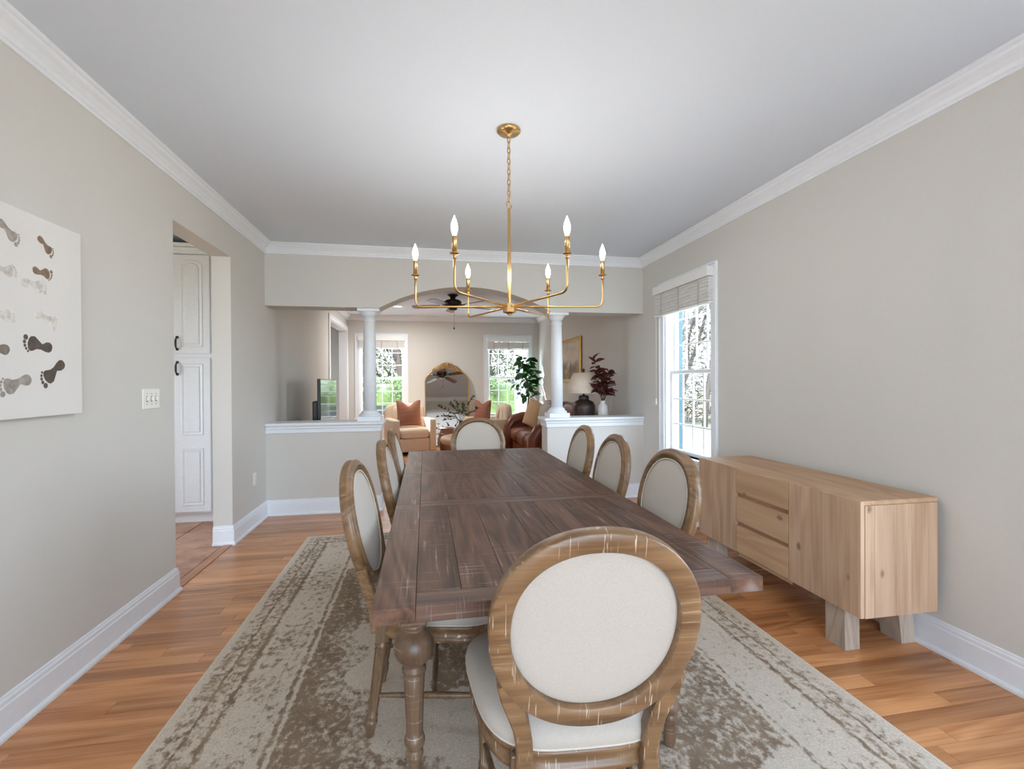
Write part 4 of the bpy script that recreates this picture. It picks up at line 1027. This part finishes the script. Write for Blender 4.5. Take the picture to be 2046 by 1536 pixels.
# leaning mirror
TILT = 0.19
mr = thing('floor_mirror', 'arched gold framed mirror leaning on the wall between the two windows', 'mirror', (0.452, 10.30-1.64*math.sin(TILT), 0.0), (-TILT, 0, 0))
mw, mh, ar_ = 0.455, 1.36, 0.31
def mo(w, top=ar_):
    pts = [(-w, 0.02), (w, 0.02), (w, mh)]
    for i in range(1, 24):
        a = PI*i/24; pts.append((w*math.cos(a), mh+top*math.sin(a)))
    pts.append((-w, mh)); return pts
obj('glass', MB().prism([(x, 0.0, z) for x, z in mo(mw-0.01, ar_-0.01)], (0, 0.012, 0)), 'mirror', mr)
obj('back_panel', MB().prism([(x, 0.012, z) for x, z in mo(mw, ar_)], (0, 0.012, 0)), 'black', mr)
fp = [Vector((x, 0.0, z)) for x, z in mo(mw)]
obj('frame', MB().tube(fp, 0.013, 10, True), 'gold', mr)
cr = MB()
def scroll(cx, cz, r0, turns, s, a0):
    return [(cx+s*r0*(1-0.75*k/28)*math.cos(a0+turns*2*PI*k/28), -0.012, cz+r0*(1-0.75*k/28)*math.sin(a0+turns*2*PI*k/28)) for k in range(29)]
zt_ = mh+ar_
for s in (-1, 1):
    cr.tube(scroll(s*0.075, zt_+0.035, 0.045, 1.2, s, PI), 0.010, 8)
    cr.tube(scroll(s*0.185, zt_-0.005, 0.045, 1.3, s, PI*0.8), 0.010, 8)
    cr.tube(scroll(s*0.27, zt_-0.05, 0.036, 1.2, s, PI*0.8), 0.009, 8)
    cr.tube([(s*0.03, -0.012, zt_+0.09), (s*0.09, -0.014, zt_+0.085), (s*0.15, -0.014, zt_+0.045), (s*0.22, -0.012, zt_+0.02), (s*0.31, -0.010, zt_-0.065)], [0.012, 0.014, 0.012, 0.012, 0.006], 8)
crest = obj('crest', cr, 'gold', mr)
sh = MB()
for k in range(7):
    a = PI*(0.12+0.76*k/6); sh.tube([(0.0, -0.014, zt_+0.015), (0.055*math.cos(a), -0.022, zt_+0.015+0.06*math.sin(a)), (0.085*math.cos(a), -0.014, zt_+0.015+0.105*math.sin(a))], [0.006, 0.013, 0.007], 8)
obj('shell', sh, 'gold', crest)

# ceiling fan
fn_ = thing('ceiling_fan', 'dark bronze ceiling fan with five wooden blades in the living room', 'fan', (0.44, 7.70, H))
obj('canopy', MB().lathe([(0.085, 0.0), (0.085, -0.012), (0.06, -0.03), (0.042, -0.045), (0.042, -0.075)], 32), 'bronze', fn_)
obj('motor', MB().lathe([(0.045, -0.07), (0.10, -0.085), (0.135, -0.105), (0.14, -0.135), (0.135, -0.165), (0.105, -0.185), (0.07, -0.20), (0.068, -0.235), (0.05, -0.25), (0.0, -0.252)], 36), 'bronze', fn_)
bl = MB(); out = [(0.20, -0.045), (0.30, -0.060), (0.60, -0.068), (0.655, -0.055), (0.67, 0.0), (0.655, 0.055), (0.60, 0.068), (0.30, 0.060), (0.20, 0.045)]
bl.prism([(x, y, 0) for x, y in out], (0, 0, 0.008), T=Matrix.Rotation(0.21, 4, 'X')); blm = bl.mesh('blade')
irm = MB().tube([(0.10, 0, 0.01), (0.16, 0, -0.008), (0.20, 0.02, 0.0), (0.25, 0.03, 0.004)], 0.008, 8).tube([(0.16, 0, -0.008), (0.20, -0.02, -0.006), (0.25, -0.03, -0.008)], 0.007, 8).mesh('blade_bracket')
for k in range(5):
    a = math.radians(20+72*k); b_ = obj('blade', blm, 'blade', fn_, (0, 0, -0.185), (0, 0, a)); obj('blade_bracket', irm, 'bronze', b_)
pc = obj('pull_chain', MB().tube([(0.02, 0.03, -0.25), (0.02, 0.03, -0.52)], 0.0022, 6), 'bronze', fn_)
obj('fob', MB().lathe([(0.004, -0.515), (0.011, -0.525), (0.011, -0.54), (0.004, -0.55)], 12, (0.02, 0.03, 0)), 'bronze', pc)

# recessed lamps of the living room ceiling
for i, (x, y) in enumerate([(-0.487, 8.99)]):
    t = thing('recessed_light', 'round white recessed light in the living room ceiling', 'light', (x, y, H))
    obj('trim_ring', MB().lathe([(0.088, 0.0), (0.088, -0.006), (0.068, -0.010), (0.064, -0.004)], 32), 'trim', t)
    obj('lens', MB().lathe([(0.064, -0.003), (0.064, -0.005), (0.0, -0.006)], 32), 'can', t)

# television on its console
mc = thing('media_console', 'dark low media console under the television by the wall', 'console', (-1.30, 6.45, 0))
obj('body', MB().bbox(-0.21, 0.21, -0.80, 0.80, 0.10, 0.52, 0.006), 'endtable', mc)
for k in (-1, 0, 1): dd = obj('door', MB().bbox(0.208, 0.226, k*0.53-0.255, k*0.53+0.255, 0.12, 0.50, 0.004), 'endtable', mc); obj('knob', MB().lathe([(0.006, 0), (0.012, 0.012), (0.0, 0.018)], 12, T=Matrix.Translation((0.226, k*0.53+0.2, 0.32)) @ Matrix.Rotation(PI/2, 4, 'Y')), 'pull', dd)
for x in (-0.17, 0.17):
    for y in (-0.74, 0.74): obj('leg', MB().lathe([(0.016, 0), (0.024, 0.102)], 12, (x, y, 0)), 'endtable', mc)
tv = thing('television', 'large black television standing on the console behind the half wall', 'television', (-1.23, 6.45, 0.521), 0.055)
obj('bezel', MB().bbox(-0.02, 0.014, -0.715, 0.715, 0.045, 0.856, 0.004), 'black', tv)
obj('screen', MB().bbox(0.0135, 0.0165, -0.703, 0.703, 0.06, 0.844, 0.001, 1), 'screen', tv)
obj('rear_housing', MB().bbox(-0.075, -0.018, -0.70, 0.60, 0.05, 0.60, 0.012), 'black', tv)
for s in (-1, 1): obj('foot', MB().bbox(-0.10, 0.13, s*0.5-0.012, s*0.5+0.012, 0.0, 0.012, 0.003).bbox(-0.012, 0.008, s*0.5-0.012, s*0.5+0.012, 0.01, 0.06, 0.003), 'black', tv)

# end table, lamp and vase of burgundy leaves behind the half wall
et = thing('end_table', 'dark wooden end table behind the half wall beside the leather sofa', 'table', (2.08, 5.80, 0))
obj('top', MB().bbox(-0.36, 0.33, -0.27, 0.27, 0.625, 0.66, 0.006), 'endtable', et)
obj('shelf', MB().bbox(-0.32, 0.29, -0.24, 0.24, 0.18, 0.20, 0.004), 'endtable', et)
for x in (-0.33, 0.30):
    for y in (-0.24, 0.24): obj('leg', MB().bbox(x-0.02, x+0.02, y-0.02, y+0.02, 0, 0.626, 0.003), 'endtable', et)
lp = thing('table_lamp', 'table lamp with a dark ceramic base and cone linen shade', 'lamp', (1.975, 5.80, 0.66))
obj('base', MB().lathe([(0.09, 0.0), (0.10, 0.01), (0.115, 0.10), (0.132, 0.22), (0.145, 0.33), (0.142, 0.375), (0.118, 0.415), (0.075, 0.435), (0.062, 0.445), (0.066, 0.47), (0.066, 0.485), (0.05, 0.492), (0.01, 0.50), (0.008, 0.60)], 40), 'darkvase', lp)
obj('shade', MB().lathe([(0.258, 0.525), (0.130, 0.780), (0.127, 0.780), (0.255, 0.525)], 48), 'shade', lp)
obj('harp', MB().tube([(0, 0, 0.55), (0, 0, 0.80)], 0.004, 8), 'bronze', lp)
obj('finial', MB().lathe([(0.004, 0.79), (0.012, 0.80), (0.016, 0.815), (0.010, 0.83), (0.0, 0.835)], 14), 'bronze', lp)
obj('cord', MB().tube([(0.12, 0.05, 0.01), (0.22, 0.16, 0.02), (0.36, 0.22, 0.12), (0.44, 0.20, 0.30), (0.455, 0.16, 0.50), (0.42, 0.14, 0.62), (0.36, 0.08, 0.66)], 0.004, 6), 'cordw', lp)
wv = thing('white_vase', 'white ceramic vase of burgundy leafy stems beside the table lamp', 'vase', (2.160, 5.622, 0.66))
obj('body', MB().lathe([(0.05, 0.0), (0.058, 0.02), (0.062, 0.15), (0.062, 0.34), (0.055, 0.375), (0.032, 0.395), (0.030, 0.425), (0.035, 0.435), (0.028, 0.435), (0.025, 0.40)], 32), 'whitevase', wv)
def big_leaf(L, W, fold=0.25, curl=0.15, name='leaf'):
    n = 6; vs = []; fs = []
    for j in range(n+1):
        t_ = j/n; w = W*math.sin(PI*min(1, t_*0.96+0.03))**0.75*(1-0.25*t_); z = -curl*L*t_*t_
        vs += [(-w, L*t_, z+fold*w), (0, L*t_, z), (w, L*t_, z+fold*w)]
    for j in range(n):
        a = j*3; fs += [(a, a+1, a+4, a+3), (a+1, a+2, a+5, a+4)]
    return MB().add(vs, fs, True).mesh(name)
lr = big_leaf(0.085, 0.034, 0.25, 0.25); lr.materials.append(M_['leafr'])
rw = random.Random(9)
def in_shade(p):
    w = Vector((2.160, 5.622, 0.66))+p
    r_ = 0.258-0.128*max(0.0, min(1.0, (w.z-1.185)/0.255))
    return 1.16 < w.z < 1.47 and math.hypot(w.x-1.975, w.y-5.80) < r_+0.014
for (tx, ty, tz) in [(-0.16, -0.15, 0.95), (-0.10, -0.16, 0.80), (0.06, -0.02, 0.80), (0.05, -0.10, 0.66), (-0.14, -0.14, 0.58), (-0.02, -0.13, 0.72), (0.07, -0.05, 0.55)]:
    a, b = Vector((0, 0, 0.40)), Vector((tx, ty, tz)); P = [a.lerp(b, k/8)+Vector((0, 0, 0.05*math.sin(PI*k/8))) for k in range(9)]
    P = [p+Vector((tx*0.35, ty*0.55, 0))*math.sin(PI*k/8)*0.5 if k else p for k, p in enumerate(P)]
    st_ = obj('stem', MB().tube(P, [0.0035-0.0002*k for k in range(9)], 6), 'bark', wv)
    for k in range(3, 9):
        for s in (-1, 1, -1)[:2+(k % 2)]:
            s_ = rw.uniform(0.95, 1.45)
            for _ in range(40):
                v = Vector((s*rw.uniform(0.5, 1), rw.uniform(-0.9, 0.9), rw.uniform(-0.2, 0.8))).normalized()
                if not any(in_shade(P[k]+v*0.085*s_*f) for f in (0.5, 1.0)): break
                v = Vector((0.3*s, -1, 0.2)).normalized()
            o = obj('leaf', lr, 'leafr', st_, P[k], look(v, rw.uniform(-0.6, 0.6))); o.scale = (s_, s_, s_)

# painting
pt = thing('framed_painting', 'gold framed landscape painting hung on the wall above the leather sofa', 'painting', (XR, 7.93, 1.69))
obj('picture', MB().box(-0.02, -0.004, -0.56, 0.56, -0.325, 0.325), 'painting', pt)
fr_ = MB()
for (a, b, c, d) in ((-0.61, -0.55, -0.375, 0.375), (0.55, 0.61, -0.375, 0.375), (-0.55, 0.55, 0.315, 0.375), (-0.55, 0.55, -0.375, -0.315)):
    fr_.bbox(-0.04, -0.002, a, b, c, d, 0.010, 3)
obj('frame', fr_, 'gold', pt)

# potted plant in the corner
pp = thing('potted_plant', 'tall potted rubber plant with dark green leaves in the corner by the window', 'plant', (2.13, 9.93, 0))
obj('pot', MB().lathe([(0.12, 0.0), (0.15, 0.02), (0.17, 0.28), (0.175, 0.32), (0.16, 0.32), (0.155, 0.29)], 32), 'pot', pp)
obj('soil', MB().lathe([(0.156, 0.285), (0.0, 0.29)], 24), 'soil', pp)
tr_ = [(0.0, 0.0, 0.28), (0.03, 0.01, 0.5), (0.0, 0.0, 0.75), (0.03, 0, 1.0), (0.0, -0.02, 1.25), (-0.02, 0, 1.5), (-0.01, 0.0, 1.75)]
tk = obj('trunk', MB().tube(tr_, [0.018, 0.016, 0.015, 0.014, 0.012, 0.010, 0.006], 10), 'bark', pp)
lg = big_leaf(0.20, 0.065, 0.2, 0.25); lg.materials.append(M_['leafg'])
rp = random.Random(4)
for k in range(15):
    z0 = 0.95+k*0.055; a = k*2.4; L = 0.27*(1.0 if k < 10 else 0.55)
    end = Vector((L*math.cos(a)-0.02, L*0.8*math.sin(a), z0+0.16)); st0 = Vector((0.0, 0, z0))
    bb = obj('branch', MB().tube([st0, st0.lerp(end, 0.5)+Vector((0, 0, 0.02)), end], [0.007, 0.006, 0.004], 6), 'bark', pp)
    for q in range(9):
        f = 0.2+0.8*q/8; p_ = st0.lerp(end, f)
        v = Vector((math.cos(a+rp.uniform(-1.6, 1.6)), math.sin(a+rp.uniform(-1.6, 1.6)), rp.uniform(-0.7, 0.7)))
        if p_.x > 0.17: v.x = -abs(v.x)*0.4
        o = obj('leaf', lg, 'leafg', bb, p_, look(v, rp.uniform(-0.7, 0.7))); s_ = rp.uniform(0.7, 1.1); o.scale = (s_, s_, s_)

# ================================================================== OUTDOORS
gd = struct('ground', MB().box(-60, 80, -60, 80, -0.66, -0.46), 'lawn')
struct('ground_bounce_slab', MB().box(-6, 7, YR-9, YR-WT-0.01, -0.46, -0.14), 'bounce_slab')  # pale slab added outside the rear window to bounce neutral daylight indoors
# shutters of the dining room window
for y0, lb in ((WIN_R[1]+0.08, 'teal louvred shutter outside the dining room window, on the half wall side'), (WIN_R[0]-0.08-0.36, 'teal louvred shutter outside the dining room window, on the sideboard side')):
    t = thing('window_shutter', lb, 'shutter', (XR+WT+0.001, y0, 0))
    fr_ = MB()
    for (a, b, c, d) in ((0, 0.05, WZ0-0.05, WZ1+0.08), (0.31, 0.36, WZ0-0.05, WZ1+0.08), (0.05, 0.31, WZ1+0.0, WZ1+0.08), (0.05, 0.31, WZ0-0.05, WZ0+0.04)): fr_.bbox(0.0, 0.035, a, b, c, d, 0.003)
    obj('shutter_frame', fr_, 'shutter', t)
    nsl = 26
    lv = MB().bbox(0.004, 0.030, 0.05, 0.31, -0.004, 0.004, 0.001, 1, T=Matrix.Rotation(0.0, 4, 'Y')).mesh('louvre')
    for k in range(nsl): obj('louvre', lv, 'shutter', t, (0, 0, WZ0+0.06+k*(WZ1-WZ0-0.08)/nsl), (0, 0.5, 0))
# porch column outside the window by the potted plant, and a porch slab
struct('ground_porch', MB().box(-4, 6, YE+WT+0.01, YE+2.6, -0.46, -0.12), 'porch')
for x, lb in ((2.46, 'white square porch post outside the window by the potted plant'),):
    t = thing('porch_post', lb, 'post', (x, 12.2, -0.12))
    obj('shaft', MB().bbox(-0.155, 0.155, -0.155, 0.155, 0.12, 2.5, 0.01), 'porch', t); obj('base', MB().bbox(-0.17, 0.17, -0.17, 0.17, 0.0, 0.13, 0.01), 'porch', t)
    obj('cap', MB().bbox(-0.17, 0.17, -0.17, 0.17, 2.5, 2.62, 0.01), 'porch', t)
# bench on the porch
be = thing('porch_bench', 'dark slatted bench on the porch outside the window behind the armchair', 'bench', (-0.75, 11.6, -0.12))
for k in range(4): obj('seat_slat', MB().bbox(-0.6, 0.6, -0.2+k*0.1, -0.11+k*0.1, 0.42, 0.445, 0.004), 'bench', be)
for k in range(3): obj('back_slat', MB().bbox(-0.6, 0.6, 0.21, 0.235, 0.55+k*0.13, 0.65+k*0.13, 0.004), 'bench', be)
for s in (-1, 1):
    for y0, h_ in ((-0.19, 0.62), (0.2, 0.93)): obj('leg', MB().bbox(s*0.57-0.03, s*0.57+0.03, y0-0.03, y0+0.03, 0, h_, 0.004), 'bench', be)
    obj('arm_rest', MB().bbox(s*0.57-0.035, s*0.57+0.035, -0.23, 0.24, 0.62, 0.65, 0.004), 'bench', be)
# hedges
def hedge(loc, sx, sy, h, n, seed, label):
    r_ = random.Random(seed); vs = []; fs = []
    t = thing('hedge_bush', label, 'hedge', loc, 0)
    for _ in range(n):
        a, b = r_.uniform(0, 2*PI), math.acos(r_.uniform(-0.7, 1)); e = 0.5
        sg = lambda x: math.copysign(abs(x)**e, x)
        k = r_.uniform(0.82, 1.04)
        p = Vector((sx*k*sg(math.sin(b))*sg(math.cos(a)), sy*k*sg(math.sin(b))*sg(math.sin(a)), h*0.5+h*0.5*k*sg(math.cos(b))))
        d = Vector((r_.uniform(-1, 1), r_.uniform(-1, 1), r_.uniform(-1, 1))).normalized(); e2 = d.orthogonal().normalized(); L, W = r_.uniform(0.04, 0.075), r_.uniform(0.016, 0.028)
        o = len(vs); vs += [p-d*L/2, p+e2*W, p+d*L/2, p-e2*W]; fs.append((o, o+1, o+2, o+3))
    f = obj('foliage', MB().add(vs, fs), 'hedge', t); f['kind'] = 'stuff'
    obj('stem', MB().tube([(0, 0, 0), (0, 0, h*0.5)], 0.05, 8), 'bark', t)
    obj('inner_mass', MB().cushion(sx*0.8, sy*0.8, h*0.40, 0.5, 0.5, (0, 0, h*0.5), 24, 12), 'hedge', t)
hedge((-1.15, 13.5, -0.46), 0.85, 0.6, 1.95, 5000, 1, 'clipped green hedge bush outside the window behind the armchair')
hedge((0.55, 13.6, -0.46), 0.8, 0.6, 1.9, 4000, 2, 'clipped green hedge bush outside, behind the mirror wall')
hedge((2.25, 13.5, -0.46), 0.85, 0.6, 1.95, 5000, 3, 'clipped green hedge bush outside the window by the potted plant')
# bare trees
def tree(x, y, h, seed, label, lean=0.0, r0=0.16, depth=4, mat='twig'):
    r_ = random.Random(seed); t = thing('bare_tree', label, 'tree', (x, y, -0.46), 0, 'bare trees beyond the lawn')
    mb = MB(); tw = MB()
    def grow(p, d, L, r, lev):
        pts = [p]; dd = d.copy()
        for k in range(3):
            dd = (dd+Vector((r_.uniform(-1, 1), r_.uniform(-1, 1), r_.uniform(-0.3, 0.5)))*0.16).normalized(); pts.append(pts[-1]+dd*L/3)
        (mb if lev < 1 else tw).tube(pts, [r, r*0.9, r*0.8, r*0.68], 6 if lev < 2 else 4)
        if lev >= depth: return
        for k in range(3 if lev < 2 else 3):
            a = r_.uniform(0, 2*PI); q = dd.orthogonal().normalized(); q.rotate(Matrix.Rotation(a, 3, dd))
            nd = (dd*r_.uniform(0.6, 1.0)+q*r_.uniform(0.3, 0.6)+Vector((0, 0, 0.30))).normalized()
            grow(pts[r_.choice([2, 3, 3])], nd, L*r_.uniform(0.55, 0.78), r*0.55, lev+1)
    grow(Vector((0, 0, 0)), Vector((lean, 0, 1)).normalized(), h*0.42, r0, 0)
    obj('trunk', mb, 'bark', t); obj('crown', tw, mat, t)
rt = random.Random(31)
for k in range(14):
    a = math.radians(16+2.6*k+rt.uniform(-1, 1)); d = rt.uniform(15, 19)+7*(k % 2)
    tree(2.6+d*math.sin(a)*0.95, 3.0+d*math.cos(a), rt.uniform(7, 11), 100+k, 'tall bare grey tree beyond the lawn, seen through the dining room window', rt.uniform(-0.1, 0.1), rt.uniform(0.10, 0.2))
for k, (x, y) in enumerate([(-2.2, 17), (-0.6, 19.5), (1.6, 18), (3.1, 20), (4.2, 17), (0.3, 22), (-3.5, 21), (2.4, 23)]):
    tree(x, y, rt.uniform(7, 10), 200+k, 'bare tree behind the hedge, seen through the back windows', 0.25 if k == 0 else 0.0, 0.17)
# undergrowth at the edge of the lawn
def brush(name, pts, n, seed, hmax, mat):
    r_ = random.Random(seed); vs = []; fs = []
    for _ in range(n):
        (x0, y0), (x1, y1) = pts; f = r_.random(); x = x0+(x1-x0)*f+r_.uniform(-1.6, 1.6); y = y0+(y1-y0)*f+r_.uniform(-1.6, 1.6)
        z = -0.46+hmax*r_.random()**1.15; p = Vector((x, y, z))
        d = Vector((r_.uniform(-1, 1), r_.uniform(-1, 1), r_.uniform(-0.4, 1.2))).normalized(); e2 = d.orthogonal().normalized()
        L, W = r_.uniform(0.2, 0.7), r_.uniform(0.008, 0.04); o = len(vs); vs += [p-d*L/2, p+e2*W, p+d*L/2, p-e2*W]; fs.append((o, o+1, o+2, o+3))
    o = obj(name, MB().add(vs, fs), mat); o['kind'] = 'stuff'; return o
o = brush('undergrowth', ((8, 22), (24, 14)), 48000, 5, 8.0, 'brush'); tag(o, 'tangled dry undergrowth at the far edge of the lawn', 'undergrowth')
o = brush('undergrowth', ((-9, 21), (9, 21)), 48000, 6, 8.0, 'brushg'); tag(o, 'olive green thicket behind the hedge bushes', 'thicket')
